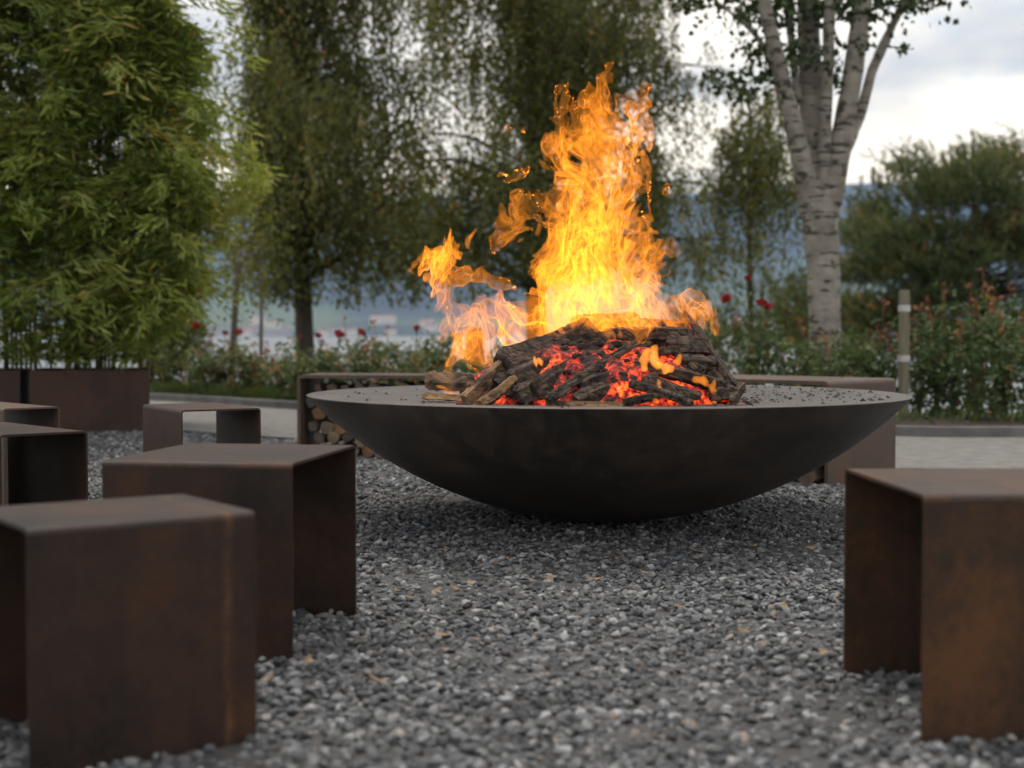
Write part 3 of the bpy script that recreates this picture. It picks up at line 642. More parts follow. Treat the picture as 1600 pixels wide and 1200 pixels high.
def pine():
    d = 30.0; rg = random.Random(12); b = P(1520, 560, d); t = thing('pine_tree', 'dense spreading dark green pine beyond the roses and the stake', 'tree', (b.x, d, -2.0))
    base = Vector((b.x, d, -2.0)); C = []; D = []; L = []; T = []
    a = Acc(); a.tube([Vector((0, 0, 0)), Vector((.1, 0, 3)), Vector((.0, .1, 6.3))], [.22, .16, .05], 8); to = a.build('trunk', M['pinebark'], t, True)
    outline = [(1322, 440), (1330, 400), (1322, 340), (1352, 320), (1362, 255), (1400, 262), (1424, 225), (1455, 262), (1500, 235), (1515, 212), (1535, 255), (1558, 208), (1585, 235), (1620, 215), (1700, 230), (1800, 300)]
    def top(px): return np.interp(px, [p[0] for p in outline], [p[1] for p in outline])
    br = 0
    for i in range(2300):
        px = rg.uniform(1300, 1800); py = rg.uniform(max(top(px)+18, 215), 560)
        if px < 1322+mnoise.noise(Vector((py*.03, 1, 2)))*24 and py < 430: continue
        if px < 1330 and py > 430 and rg.random() < .3: continue
        dd = d+rg.uniform(-2.2, 1.8); p = P(px, py, dd)
        if mnoise.noise(Vector((px*.009, py*.034, 4.2))) < -.15: continue      # see-through gaps
        upv = Vector((rg.gauss((px-1560)/160, .5), rg.gauss(-.3, .5), rg.uniform(.2, .9))).normalized(); ln = rg.uniform(.35, .75); tone = min(.95, max(.02, .45+.55*mnoise.noise(Vector((px*.02, py*.035, dd*.8)))+rg.gauss(0, .14)))
        if rg.random() < .03: tone = .97
        if br < 90 and rg.random() < .3:
            br += 1; q = Acc(); root = Vector((base.x, d, p.z-.9-base.z*0)); root.z = min(max(p.z-.8, -1.5), 5.0); q.tube([root-base, (root.lerp(p, .5)+Vector((0, 0, -.15)))-base, p-base], [.035, .022, .010], 5); q.build('limb', M['pinebark'], to, True)
        for k in range(rg.randint(6, 9)):                                       # bottle-brush shoots on one branch end
            sp = p+Vector((rg.gauss(0, .26), rg.gauss(0, .22), rg.gauss(0, .10))); sv = (upv*.9+Vector((rg.gauss(0, .4), rg.gauss(0, .4), .35))).normalized(); sl_ = ln*rg.uniform(.45, .85)
            for j in range(24):
                f = rg.random(); C.append(tuple(sp+sv*sl_*f-base)); v = sv*.55+Vector((rg.gauss(0, .6), rg.gauss(0, .6), rg.gauss(0, .4))); D.append(tuple(v)); L.append(rg.uniform(.06, .10)*(1.15-.5*f)); T.append(min(1, max(0, tone+.22*f-.1+rg.gauss(0, .07))))
    # upright candles along the top edge
    for px in range(1340, 1790, 11):
        py = top(px)+rg.uniform(0, 14); p = P(px, py+22, d+rg.uniform(-1, 1)); hgt = rg.uniform(.35, .75)
        for j in range(120):
            f = rg.random(); C.append(tuple(p+Vector((rg.gauss(0, .03), rg.gauss(0, .03), hgt*f-.15))-base)); D.append((rg.gauss(0, .5), rg.gauss(0, .5), .7)); L.append(rg.uniform(.06, .12)*(1.1-.5*f)); T.append(min(1, max(0, rg.gauss(.3, .1))))
    rng = np.random.default_rng(2); L = np.array(L); V, Q = leaf_quads(np.array(C), np.array(D), L, .032, rng)
    tag(link('crown', np_mesh('crown', V, Q, tint=np.repeat(T, 4)), M['needle'], t), kind='stuff')
pine()

def shrub(name, label, c, rad, n, mat, seed, leaf=(.04, .07), ratio=.5, cat='shrub', group=None):
    rg = random.Random(seed); rng = np.random.default_rng(seed); t = thing(name, label, cat, (c[0], c[1], c[2]), 0, group); C = []; D = []; T = []
    st = Acc()
    for i in range(9):
        a = rg.uniform(0, 6.28); e = Vector((math.cos(a)*rad[0]*.6, math.sin(a)*rad[1]*.6, rad[2]*rg.uniform(.9, 1.5))); st.tube([Vector((0, 0, -.05)), e*.5+Vector((0, 0, .1)), e], [.012, .009, .004], 4)
    tag(st.build('stems', M['stem'], t), kind='stuff')
    for i in range(n):
        v = Vector((rg.gauss(0, 1), rg.gauss(0, 1), rg.gauss(0, 1))).normalized()*(rg.random()**.4); k = 1+.28*mnoise.noise(v*2.3+Vector((seed, 0, 0)))
        C.append((v.x*rad[0]*k, v.y*rad[1]*k, rad[2]*(1+v.z*k))); D.append((v.x+rg.gauss(0, .6), v.y+rg.gauss(0, .6), v.z*.4+rg.gauss(-.1, .5))); T.append(min(1, max(0, .45+mnoise.noise(v*4)*.3+rg.gauss(0, .15))))
    L = rng.uniform(leaf[0], leaf[1], n); V, Q = leaf_quads(np.array(C), np.array(D), L, L*ratio, rng)
    tag(link('foliage', np_mesh('foliage', V, Q, tint=np.repeat(T, 4)), mat, t), kind='stuff')
shrub('round_shrub', 'yellow-green rounded shrub tucked behind the bamboo and the roses', tuple(P(275, 580, 17.5)), (.42, .4, .42), 3600, M['shrub_leaf'], 5)
shrub('round_shrub', 'dark low conifer bush between the pale trunk and the thin birch', tuple(P(1255, 560, 27)), (.55, .5, .85), 3800, M['needle'], 6, (.08, .14), .25)

# ------------------------------------------------------------------ roses
bloom_me = None
def bloom_mesh():
    V = []; Fs = []; rg = random.Random(2)
    for ring, (n, r0, r1, z1, tilt) in enumerate(((3, .006, .011, .030, 0), (5, .010, .020, .030, .4), (6, .014, .030, .022, .9))):
        for k in range(n):
            w = 2*math.pi*(k+.5*ring)/n; h = math.pi/n*1.35; o = len(V)
            for (f, hw) in ((0, .5), (.55, 1.0), (1.0, .7)):
                rr = r0+(r1-r0)*f; zc = z1*f**.7
                for s_ in (-1, 0, 1): V.append(((rr+(.003 if s_ == 0 else 0))*math.cos(w+s_*h*hw), (rr+(.003 if s_ == 0 else 0))*math.sin(w+s_*h*hw), zc-(.003*abs(s_) if f == 1.0 else 0)))
            for i in range(2):
                for j in range(2): Fs.append((o+i*3+j, o+i*3+j+1, o+(i+1)*3+j+1, o+(i+1)*3+j))
    return py_mesh('bloom', V, Fs, True)
bloom_me = bloom_mesh(); bloom_me.materials.append(M['petal'])
def rose_bush(label, x, y, H, spread, n_stem, leaves, seed, blooms=(), shoots=0, group='rose bushes along the bed', tone=.42):
    rg = random.Random(seed); rng = np.random.default_rng(seed); z0 = .06; t = thing('rose_bush', label, 'rose bush', (x, y, z0), 0, group); tips = []; C = []; D = []; T = []
    st = Acc(); rs = Acc()
    for i in range(n_stem):
        a = rg.uniform(0, 6.28); rr = spread*rg.uniform(.2, 1.0); h = H*rg.uniform(.55, 1.0)
        pts = [Vector((math.cos(a)*rr*q*q*.9+rg.gauss(0, .012), math.sin(a)*rr*q*q*.7+rg.gauss(0, .012), h*q)) for q in (0, .25, .5, .75, 1.0)]
        st.tube(pts, [.009, .008, .006, .0045, .003], 5); tips.append(pts[-1])
        for k in range(int(leaves*1.9)):
            q = rg.random()**.75; s_ = min(3, int(q*4)); p = pts[s_].lerp(pts[s_+1], q*4-s_)+Vector((rg.gauss(0, .06), rg.gauss(0, .06), rg.gauss(0, .04)))
            tn = tone+rg.gauss(0, .16)-(.0 if rg.random() > .06 else -.36)
            ax = Vector((rg.gauss(0, 1), rg.gauss(0, 1), rg.gauss(-.15, .45))).normalized()
            for j in range(4): C.append(tuple(p+ax*.022*j+Vector((rg.gauss(0, .012), rg.gauss(0, .012), rg.gauss(0, .012))))); D.append((ax.x+rg.gauss(0, .6), ax.y+rg.gauss(0, .6), ax.z+rg.gauss(-.2, .4))); T.append(min(1, max(0, tn+rg.gauss(0, .05))))
    for k in range(shoots):
        p = tips[k % len(tips)]; e = p+Vector((rg.gauss(0, .04), rg.gauss(0, .04), rg.uniform(.08, .24))); rs.tube([p-Vector((0, 0, .05)), p.lerp(e, .5)+Vector((.008, 0, 0)), e], [.004, .0035, .002], 4)
        for j in range(5): q = p.lerp(e, rg.uniform(.2, 1.0)); C.append(tuple(q)); D.append((rg.gauss(0, 1), rg.gauss(0, 1), rg.gauss(.3, .4))); T.append(rg.uniform(.97, 1.0))
    for (bx, by, bz, s_) in blooms:                     # world position of each flower on its own stem
        p = Vector((bx-x, by-y, bz-z0)); st.tube([Vector((p.x*.25, p.y*.25, .02)), Vector((p.x*.6, p.y*.6, p.z*.55)), p], [.008, .006, .0035], 5)
        o = link('bloom', bloom_me, None, t); o.location = p; o.scale = (s_*1.45,)*3; o.rotation_euler = (rg.uniform(.1, .7), rg.uniform(-.3, .3), rg.uniform(0, 6))
        for j in range(16): q = p*rg.uniform(.55, .97); C.append((q.x+rg.gauss(0, .03), q.y+rg.gauss(0, .03), q.z)); D.append((rg.gauss(0, 1), rg.gauss(0, 1), rg.gauss(-.2, .4))); T.append(min(1, max(0, rg.gauss(.4, .15))))
    tag(st.build('stems', M['stem'], t), kind='stuff')
    if rs.V: tag(rs.build('young_shoots', M['redstem'], t), kind='stuff')
    L = rng.uniform(.036, .066, len(C)); V, Q = leaf_quads(np.array(C), np.array(D), L, L*.62, rng)
    tag(link('foliage', np_mesh('foliage', V, Q, tint=np.repeat(T, 4)), M['rose_leaf'], t), kind='stuff')
def bl(px, py, d, s_=1.0): p = P(px, py+4, d); return (p.x, p.y, p.z, s_)
rgb_ = random.Random(77)
def bed_pos(px, off):
    """point in the bed on the sight line through column px, `off` metres past the kerb"""
    for i in range(900):
        d = 8+i*.02; x = (px-800)/F*d
        if d > kerb_y(x)+off*1.25: return x, d
    return x, d
x, y = bed_pos(1180, .75); rose_bush('rose bush with four red blooms beside the pale trunk', x, y, .90, .32, 10, 15, 21, [bl(1137, 466, y, 1.25), bl(1189, 474, y-.05, 1.2), bl(1203, 478, y+.05, .95), bl(1166, 434, y+.1, .9)], 2, 'rose bushes with blooms')
x, y = bed_pos(1385, 1.45); rose_bush('rose bush with tall red young shoots behind the wooden stake', x, y, .86, .3, 9, 11, 22, (), 9, 'rose bushes with blooms')
row = [(1110, .8), (1240, .7), (1300, .55), (1350, 1.0), (1466, 1.15), (1490, 1.0), (1530, .65), (1570, 1.0), (1610, .7), (1660, .9), (1280, 1.2), (1436, 1.6), (1560, 1.5), (1050, .9), (990, .9), (1720, .8)]
ORD = ['first', 'second', 'third', 'fourth', 'fifth', 'sixth', 'seventh', 'eighth', 'ninth', 'tenth', 'eleventh', 'twelfth', 'thirteenth', 'fourteenth', 'fifteenth', 'sixteenth', 'seventeenth', 'eighteenth']
past = sorted(c for c, o in row if c > 1412); before = sorted((c for c, o in row if c < 1412), reverse=True)
for i, (px, off) in enumerate(row):
    lab = ORD[past.index(px)]+' leafy rose bush past the wooden stake, leading away from the trunk' if px > 1412 else ORD[before.index(px)]+' leafy rose bush from the wooden stake, counting towards the flames'
    x, y = bed_pos(px, off); rose_bush(lab, x, y, rgb_.uniform(.75, .98)*(1.15 if px > 1380 else .92), .34, 9, 13 if px > 1400 else 15, 40+i, (), rgb_.randint(1, 3) if px > 1380 else 1, 'rose bushes without blooms near the pale trunk', tone=.40)
x, y = bed_pos(340, .8); rose_bush('rose bush with three small red blooms beside the bamboo', x, y, .62, .4, 9, 13, 31, [bl(305, 509, y, 1.5), bl(352, 519, y, 1.05), bl(373, 518, y-.1, 1.15)], 2, 'rose bushes with blooms', tone=.5)
x, y = bed_pos(530, .8); rose_bush('rose bush with three red blooms in a row behind the firewood bench', x, y, .62, .4, 9, 13, 32, [bl(496, 523, y, 1.0), bl(529, 522, y, 1.35), bl(563, 518, y, 1.15)], 2, 'rose bushes with blooms', tone=.5)
x, y = bed_pos(640, 1.0); rose_bush('rose bush with one small red bloom behind the curling side flame', x, y, .64, .4, 9, 15, 33, [bl(652, 511, y, .95)], 1, 'rose bushes with blooms', tone=.45)
for i, (px, off) in enumerate([(225, .6), (262, .7), (300, 1.0), (320, .5), (385, .6), (410, 1.1), (440, .7), (470, .6), (500, 1.0), (560, .6), (590, 1.1), (615, .7), (670, .6), (705, .9), (750, .7), (800, .9), (860, .8), (920, .9)]):
    x, y = bed_pos(px, off); rose_bush(ORD[i]+' low autumn-tinted rose bush without blooms, counting from the bamboo', x, y, rgb_.uniform(.48, .72), .36, 8, 13, 70+i, (), rgb_.randint(0, 2), 'low rose bushes near the bamboo', tone=.6)
# grass and low growth along the bed edge and on the bank
def grass():
    rg = random.Random(3); C = []; D = []; L = []; T = []
    for i in range(15000):
        px = rg.uniform(180, 760) if i % 14 else rg.uniform(760, 1700); off = rg.uniform(.35, 1.0) if i % 3 else rg.uniform(1.6, 4.0); d = 0
        x = (px-800)/F*14.5; 
        for _ in range(3): d = kerb_y(x)+off*1.25; x = (px-800)/F*d
        C.append((x, d, ground_z(x, d) if off > 1.6 else .06)); D.append((rg.gauss(0, .4), rg.gauss(0, .4), 1)); L.append(rg.uniform(.06, .17)); T.append(min(1, max(0, .5+mnoise.noise(Vector((x*2, d*2, 0)))*.4+rg.gauss(0, .15))))
    rng = np.random.default_rng(4); V, Q = leaf_quads(np.array(C), np.array(D), np.array(L), .012, rng)
    tag(link('grass', np_mesh('grass', V, Q, tint=np.repeat(T, 4)), M['grass']), 'green grass and low weeds along the flower bed', 'grass', kind='stuff')
grass()

# ------------------------------------------------------------------ stake, brown post
def stake():
    p = P(1412, 668, 11.35); t = thing('wooden_stake', 'weathered square wooden stake with two white bands in the flower bed', 'post', (p.x, p.y, 0), R(12)); w = .034; h = 1.10
    a = Acc(); ring = [(-w, -w+.006), (-w+.006, -w), (w-.006, -w), (w, -w+.006), (w, w-.006), (w-.006, w), (-w+.006, w), (-w, w-.006)]
    V = [(x, y, -.1) for x, y in ring]+[(x*1.0, y, h-.012) for x, y in ring]+[(x*.86, y*.86, h) for x, y in ring]
    a.add(V, [(j*8+i, j*8+(i+1) % 8, (j+1)*8+(i+1) % 8, (j+1)*8+i) for j in range(2) for i in range(8)]+[tuple(range(16, 24))]); sh = a.build('shaft', M['post'], t)
    for z in (.93, .53):
        b = Acc(); k = w+.0025; b.box((-k, -k, z), (k, k, z+.05)); b.build('band', M['whitetape'], sh)
stake()
def brown_post():
    p = P(742, 600, 15.0); a = Acc(); pr = [(0.10, 0), (.10, .55), (.097, .66), (.085, .73), (.05, .77), (.0, .78)]
    V, Fs = lathe(pr, 20); t = thing('round_post', 'brown round-topped wooden post behind the curling side flame', 'post', (p.x, p.y, .05))
    link('shaft', py_mesh('shaft', V, Fs, True), M['brownpost'], t)
    c = Acc(); V, Fs = lathe([(.103, .50), (.106, .505), (.106, .53), (.103, .535)], 20); c.add(V, Fs); c.build('ring_groove', M['darkbark'], t)
brown_post()

# ------------------------------------------------------------------ fire bowl
BX, BY, BR_, BH = .378, 5.75, 1.197, .504
def fire_bowl():
    t = thing('fire_bowl', 'huge shallow blackened steel fire bowl resting on the gravel', 'fire bowl', (BX, BY, 0)); S = (BR_*BR_+BH*BH)/(2*BH)
    pr = []
    for i in range(41):
        a = i/40*math.asin(BR_/S); pr.append((max(S*math.sin(a), .0005), S-S*math.cos(a)+.002))
    pr += [(BR_+.0015, BH+.004), (BR_+.0005, BH+.0065), (BR_-.004, BH+.007)]
    V, Fs = lathe(pr, 192); Fs = [f[::-1] for f in Fs]; link('shell', py_mesh('shell', V, Fs, True), M['bowl'], t)
    pl = [(BR_-.004, BH+.0068), (BR_-.02, BH+.0055), (.95, BH-.002), (.66, BH-.010), (.60, BH-.016), (.0005, BH-.02)]
    V, Fs = lathe(pl, 192); link('top_plate', py_mesh('top_plate', V, Fs, True), M['plate'], t)
fire_bowl()
PC = Vector((.33, 5.42, BH))            # middle of the fire
def mound():
    n, m = 72, 34; V = []; Fs = []
    for j in range(m+1):
        q = j/m
        for i in range(n):
            w = 2*math.pi*i/n; rx, ry = .54*q, .41*q; x, y = rx*math.cos(w), ry*math.sin(w); h = .24*(1-q**2.0)**.8
            nz = mnoise.noise(Vector((x*9, y*9, 1.0)))*.030+mnoise.noise(Vector((x*22, y*22, 4.0)))*.016+mnoise.noise(Vector((x*50, y*50, 8.)))*.007
            V.append((x*(1+nz*1.2), y*(1+nz*1.2), max(-.012, h*(1+nz*2)+nz*.8*min(1, (1-q)*5)-.008)))
    Fs = [(j*n+i, j*n+(i+1) % n, (j+1)*n+(i+1) % n, (j+1)*n+i) for j in range(m) for i in range(n)]
    o = link('ember_bed', py_mesh('ember_bed', V, [f[::-1] for f in Fs], False), M['ember']); o.location = PC
    tag(o, 'heap of red glowing embers and ash beneath the burning logs', 'embers', kind='stuff')
mound()
def fire_log(L, r, seed, flat=1.0, fine=1.0):
    """split, cracked log along +X"""
    rg = random.Random(seed); ns = max(14, int(L/.0085)); na = 30; k = rg.choice((4, 4, 5)); off = Vector((seed*3.1, seed*1.7, seed*.9))
    ca = sorted(rg.uniform(0, 6.283) for _ in range(k)) if False else [2*math.pi*(i+rg.uniform(-.28, .28))/k for i in range(k)]
    cr = [r*rg.uniform(.8, 1.15) for _ in range(k)]
    def rad(w):
        w %= 2*math.pi; best = 1e9                        # polygon radius, slightly rounded
        for i in range(k):
            a0, a1 = ca[i], ca[(i+1) % k]
            if i == k-1: a1 += 2*math.pi
            for ww in (w, w+2*math.pi):
                if a0 <= ww <= a1:
                    p0 = Vector((cr[i]*math.cos(a0), cr[i]*math.sin(a0))); p1 = Vector((cr[(i+1) % k]*math.cos(a1), cr[(i+1) % k]*math.sin(a1))); dv = Vector((math.cos(ww), math.sin(ww)))
                    e = p1-p0; den = dv.x*e.y-dv.y*e.x
                    if abs(den) > 1e-9: best = (p0.x*e.y-p0.y*e.x)/den
        return max(.45*r, min(1.2*r, best))
    prof = [rad(2*math.pi*i/na) for i in range(na)]; V = []; crk = []; bend = rg.uniform(-.25, .25)*r
    for j in range(ns+1):
        q = j/ns; taper = 1-.10*q; endk = min(1, .80+min(q, 1-q)*L/.018*.20)
        for i in range(na):
            w = 2*math.pi*i/na; rr = prof[i]*taper*endk; p = Vector((q*L, rr*math.cos(w), rr*math.sin(w)))
            s = p+off; wv = mnoise.noise(s*14)*.012
            dist, _ = mnoise.voronoi(Vector(((s.x+wv)*27*fine, (s.y+wv)*20*fine, s.z*20*fine))); c1 = min(1, (dist[1]-dist[0])*3.2)
            d2, _ = mnoise.voronoi(Vector((s.x*9, (s.y+wv)*46, (s.z-wv)*46))); c2 = min(1, (d2[1]-d2[0])*3.0)
            c = min(c1, .3+.7*c2); crk.append(c)
            dd = (-(1-c)**1.5*.0065+mnoise.noise(s*16)*.0022+mnoise.noise(s*55)*.0014)*min(1.0, r/.03)
            rr2 = rr+dd; bz = bend*math.sin(math.pi*q)
            V.append((q*L+mnoise.noise(s*30)*.004, rr2*math.cos(w)*flat, rr2*math.sin(w)+bz))
    Fs = [(j*na+i, j*na+(i+1) % na, (j+1)*na+(i+1) % na, (j+1)*na+i) for j in range(ns) for i in range(na)]
    for base, rev in ((0, True), (ns*na, False)):           # end grain
        ci = len(V); cc = sum((Vector(V[base+i]) for i in range(na)), Vector())/na; V.append(tuple(cc+Vector(((-1 if rev else 1)*-.003, 0, 0)))); crk.append(.6)
        for i in range(na): f = (base+i, base+(i+1) % na, ci); Fs.append(f[::-1] if rev else f)
    me = py_mesh('burning_log', V, Fs, False); at = me.attributes.new('crack', 'FLOAT', 'POINT'); at.data.foreach_set('value', crk); return me
GEN = ('cracked charred log lying in the burning heap', 'burning logs heaped on the bowl')
def dep(py): return 4.99+max(0, 637-py)/145*.50
LOGS = [  # ax, ay, bx, by, radius px, flat, material, label, extra depth
 (664, 596, 742, 600, 13, 1.3, 'char_pale', 'blackened short log lying apart from the heap with fire beneath it', .22),
 (660, 620, 730, 625, 8, 1.5, 'char_pale', 'pale thin split log under the blackened short log', .18),
 (726, 626, 793, 562, 9, 1.3, 'char_pale', 'half-burnt split log leaning against the heap, pale face outward', .02),
 (748, 631, 802, 590, 10, 1.3, 'char_pale', 'shorter half-burnt pale split log leaning beside the taller leaning one', -.03),
 (783, 572, 925, 516, 22, 1.3, 'char', 'big grey charred log sloping down the shoulder of the heap', .02),
 (800, 600, 868, 572, 18, 1.2, 'char', None, .02), (806, 620, 862, 592, 16, 1.2, 'char', None, 0),
 (832, 618, 940, 548, 26, .9, 'char', 'wide flat black slab in the middle of the heap', .02),
 (856, 627, 994, 538, 10.5, 1.0, 'char', 'long slim cracked log running diagonally up the front of the heap', -.06),
 (880, 545, 985, 528, 15, 1.2, 'char', None, .03),
 (893, 512, 1000, 504, 15, 1.2, 'char', 'topmost charred log lying flat along the crest of the heap', .10),
 (945, 524, 1082, 522, 13, 1.2, 'char', 'long grey charred log just under the crest log', .02),
 (1072, 496, 1146, 606, 19, .7, 'char_hot', 'tall charred slab standing steeply at the stake end of the heap', .04),
 (993, 567, 1134, 603, 12.5, 1.1, 'char', 'ribbed grey log with square cracks sloping towards the stake end', -.07),
 (1026, 553, 1108, 549, 11.5, 1.2, 'char', None, -.01), (1066, 566, 1120, 569, 10, 1.3, 'char_hot', None, -.02),
 (1040, 533, 1106, 538, 11, 1.2, 'char', None, .0), (1008, 592, 1092, 622, 10, 1.2, 'char_hot', None, -.05),
 (985, 600, 1082, 632, 8.5, 1.1, 'char', 'curved thin charred branch over the brightest embers', -.08),
 (903, 610, 962, 588, 14, 1.2, 'char_hot', None, -.02), (900, 628, 950, 606, 11, 1.2, 'char_hot', None, -.03),
 (853, 631, 988, 633, 6.5, 1.6, 'char_pale', 'pale unburnt stick lying flat along the front of the heap', -.03),
 (1143, 633, 1163, 602, 9.5, 1.1, 'char', 'short charred stub standing up beside the heap', -.02),
 (1110, 618, 1150, 612, 13, 1.1, 'char', None, -.02), (960, 575, 1010, 612, 13, 1.2, 'char_hot', None, .03), (1030, 580, 1100, 590, 12, 1.2, 'char_hot', None, .04),
 (850, 600, 905, 575, 14, 1.1, 'char_hot', None, .05), (930, 560, 990, 575, 16, 1.1, 'char_hot', None, .05), (990, 522, 1065, 545, 17, 1.1, 'char_hot', None, .08),
 
 (960, 545, 1020, 556, 13, 1.1, 'char', None, .0), (1050, 548, 1100, 580, 11, 1.1, 'char', None, .0), (820, 585, 880, 552, 15, 1.2, 'char', None, .03), (770, 600, 822, 575, 14, 1.2, 'char', None, .06), (960, 512, 1040, 514, 14, 1.2, 'char', None, .12), (1020, 510, 1080, 512, 13, 1.1, 'char', None, .14),
 (905, 531, 960, 506, 14, 1.2, 'char', None, .12), (1105, 575, 1135, 610, 12, 1.0, 'char_hot', None, .05), (975, 628, 1030, 618, 8, 1.2, 'char_hot', None, -.07),
 (1160, 626, 1176, 634, 3, 1.2, 'char', 'small splinter lying beside the short stub', -.02), (1092, 636, 1168, 634, 2.6, 1.4, 'char', 'thin black twig along the rim side of the heap', -.04), (712, 634, 738, 635, 3.4, 1.8, 'char', 'small flat black chip before the leaning split logs', -.05)]
for i, (ax, ay, bx, by, rp, flat, mk, lab, ex) in enumerate(LOGS):
    a = P(ax, ay, dep(ay)+ex); b = P(bx, by, dep(by)+ex); r = rp/F*a.y; a.z = max(a.z, BH-.012+r*.62); b.z = max(b.z, BH-.012+r*.62)
    L = (b-a).length; me = fire_log(L, r*1.22, i+1, flat, 1.0 if rp > 7 else 1.8)
    hp = max(0, 1-((a+b)*.5-PC).length/.62); at = me.attributes.new('heat', 'FLOAT', 'POINT'); at.data.foreach_set('value', np.full(len(me.vertices), .35+.6*hp, np.float32))
    o = link('burning_log', me, M[mk]); X = (b-a).normalized(); rg = random.Random(i); Z0 = Vector((0, -.75, .66)); Y = Z0.cross(X).normalized(); Z = X.cross(Y)
    ro = Matrix((X, Y, Z)).transposed().to_4x4(); o.matrix_world = Matrix.Translation(a) @ ro @ Matrix.Rotation(rg.uniform(-.5, .5), 4, 'X')
    tag(o, lab or GEN[0], 'log', GEN[1])
# lumps of coal lying on the ember bed
def coals():
    rg = random.Random(26); a = Acc(); crk = []
    for i in range(200):
        w = rg.uniform(0, 6.283); q = rg.random()**.6*.98; x, y = .54*q*math.cos(w), .41*q*math.sin(w); z = .24*(1-q*q)**.8-.004; s_ = rg.uniform(.008, .022); n = 7; V = []
        e = Matrix.Rotation(rg.uniform(0, 6), 3, 'Z') @ Matrix.Rotation(rg.uniform(-.8, .8), 3, 'X')
        for (zz, rr) in ((-.7, .6), (-.1, 1.0), (.55, .7)):
            for k in range(n): V.append(e @ Vector((rr*math.cos(k/n*6.283)*1.3, rr*math.sin(k/n*6.283)*.85, zz))*s_*rg.uniform(.75, 1.2))
        V.append(e @ Vector((0, 0, .8))*s_); F_ = [(j*n+k, j*n+(k+1) % n, (j+1)*n+(k+1) % n, (j+1)*n+k) for j in range(2) for k in range(n)]+[(2*n+k, 2*n+(k+1) % n, 3*n) for k in range(n)]
        a.add([v+PC+Vector((x, y, z)) for v in V], F_); crk += [rg.uniform(0, 1)]*len(V)
    me = py_mesh('glowing_coals', a.V, a.Q); at = me.attributes.new('crack', 'FLOAT', 'POINT'); at.data.foreach_set('value', crk); at = me.attributes.new('heat', 'FLOAT', 'POINT'); at.data.foreach_set('value', [.75]*len(crk))
    tag(link('glowing_coals', me, M['char_hot']), 'black and red coal lumps between the burning logs', 'coals', kind='stuff')
coals()
# crumbs of charcoal on the plate
def crumbs():
    rg = random.Random(6); a = Acc()
    for i in range(620):
        if i < 330: w = rg.gauss(.05, .5); rr = rg.uniform(.45, 1.12)
        else: w = rg.uniform(0, 6.283); rr = rg.uniform(.55, 1.13)
        x, y = BX+rr*math.cos(w), BY+rr*math.sin(w); z = BH+(.0055 if rr > .95 else -.0035+.0085*max(0, (rr-.66)/.3)); s_ = .0025+.011*rg.random()**3.2; f = rg.uniform(0, 3)
        V = [Vector((s_*rg.uniform(.6, 1.3)*math.cos(f+k*1.571), s_*rg.uniform(.5, 1.)*math.sin(f+k*1.571), rg.uniform(-.001, .001))) for k in range(4)]+[Vector((rg.uniform(-.3, .3)*s_, 0, s_*rg.uniform(.5, .9)))]
        a.add([v+Vector((x, y, z)) for v in V], [(0, 1, 4), (1, 2, 4), (2, 3, 4), (3, 0, 4)])
    tag(a.build('charcoal_crumbs', M['coal']), 'scattered black charcoal crumbs on the flat top of the bowl', 'charcoal', kind='stuff')
crumbs()
def ash_chunks():
    rg = random.Random(16); a = Acc()
    for i in range(900):
        w = rg.uniform(0, 6.283); q = rg.gauss(1.0, .10); x, y = PC.x+.58*q*math.cos(w), PC.y+.45*q*math.sin(w)
        if (x-BX)**2+(y-BY)**2 > 1.1**2: continue
        s_ = .003+.010*rg.random()**2; V = [Vector((s_*rg.uniform(.6, 1.3)*math.cos(k*1.2566), s_*rg.uniform(.6, 1.3)*math.sin(k*1.2566), 0)) for k in range(5)]+[Vector((0, 0, s_*rg.uniform(.5, 1.2)))]
        a.add([v+Vector((x, y, BH-.012)) for v in V], [(k, (k+1) % 5, 5) for k in range(5)])
    tag(a.build('ash_fragments', M['ash']), 'loose grey ash fragments ringing the burning heap', 'ash', kind='stuff')
ash_chunks()

# ------------------------------------------------------------------ fallen leaves on the gravel
def litter():
    rg = random.Random(10); mes = []
    for k in range(5):
        w = rg.uniform(.25, .5); c = rg.uniform(.1, .3); V = []; n = 6
        for i in range(n+1):
            q = i/n; hw = w*.5*math.sin(math.pi*min(.97, max(.03, q)))**.8
            for s_ in (-1, 0, 1): V.append((q-.5, s_*hw, c*(q-.5)**2*2+abs(s_)*.07*(1 if k % 2 else -.6)))
        mes.append(py_mesh('fallen_leaf', V, [(i*3+j, i*3+j+1, (i+1)*3+j+1, (i+1)*3+j) for i in range(n) for j in range(2)], True)); mes[-1].materials.append(M['litter'])
    spots = [(710, 930), (735, 925), (680, 935), (795, 885), (775, 890), (820, 845), (690, 870), (1228, 960), (1125, 903), (1265, 785), (555, 855), (580, 910), (478, 1050), (415, 1080), (620, 935), (690, 1005), (780, 1010), (870, 1085), (985, 895), (930, 915), (1010, 905), (1180, 865), (1270, 865), (1310, 945), (1205, 815), (640, 945), (1300, 860), (860, 915), (950, 880), (1090, 870), (1165, 1000), (1060, 960), (745, 895), (800, 905), (1000, 1060), (1290, 1035), (680, 775), (690, 785), (1190, 850), (590, 1080)]
    for i, (px, py) in enumerate(spots):
        d = F*HC/(py-Y0); s_ = rg.uniform(.025, .06); o = link('fallen_leaf', mes[i % 5]); o.location = ((px-800)/F*d, d, .020); o.scale = (s_, s_, s_); o.rotation_euler = (rg.uniform(-.5, .5), rg.uniform(-.35, .35), rg.uniform(0, 6.28))
        tag(o, 'dry tan fallen leaf lying on the grey gravel', 'leaf', 'fallen leaves on the gravel')
litter()

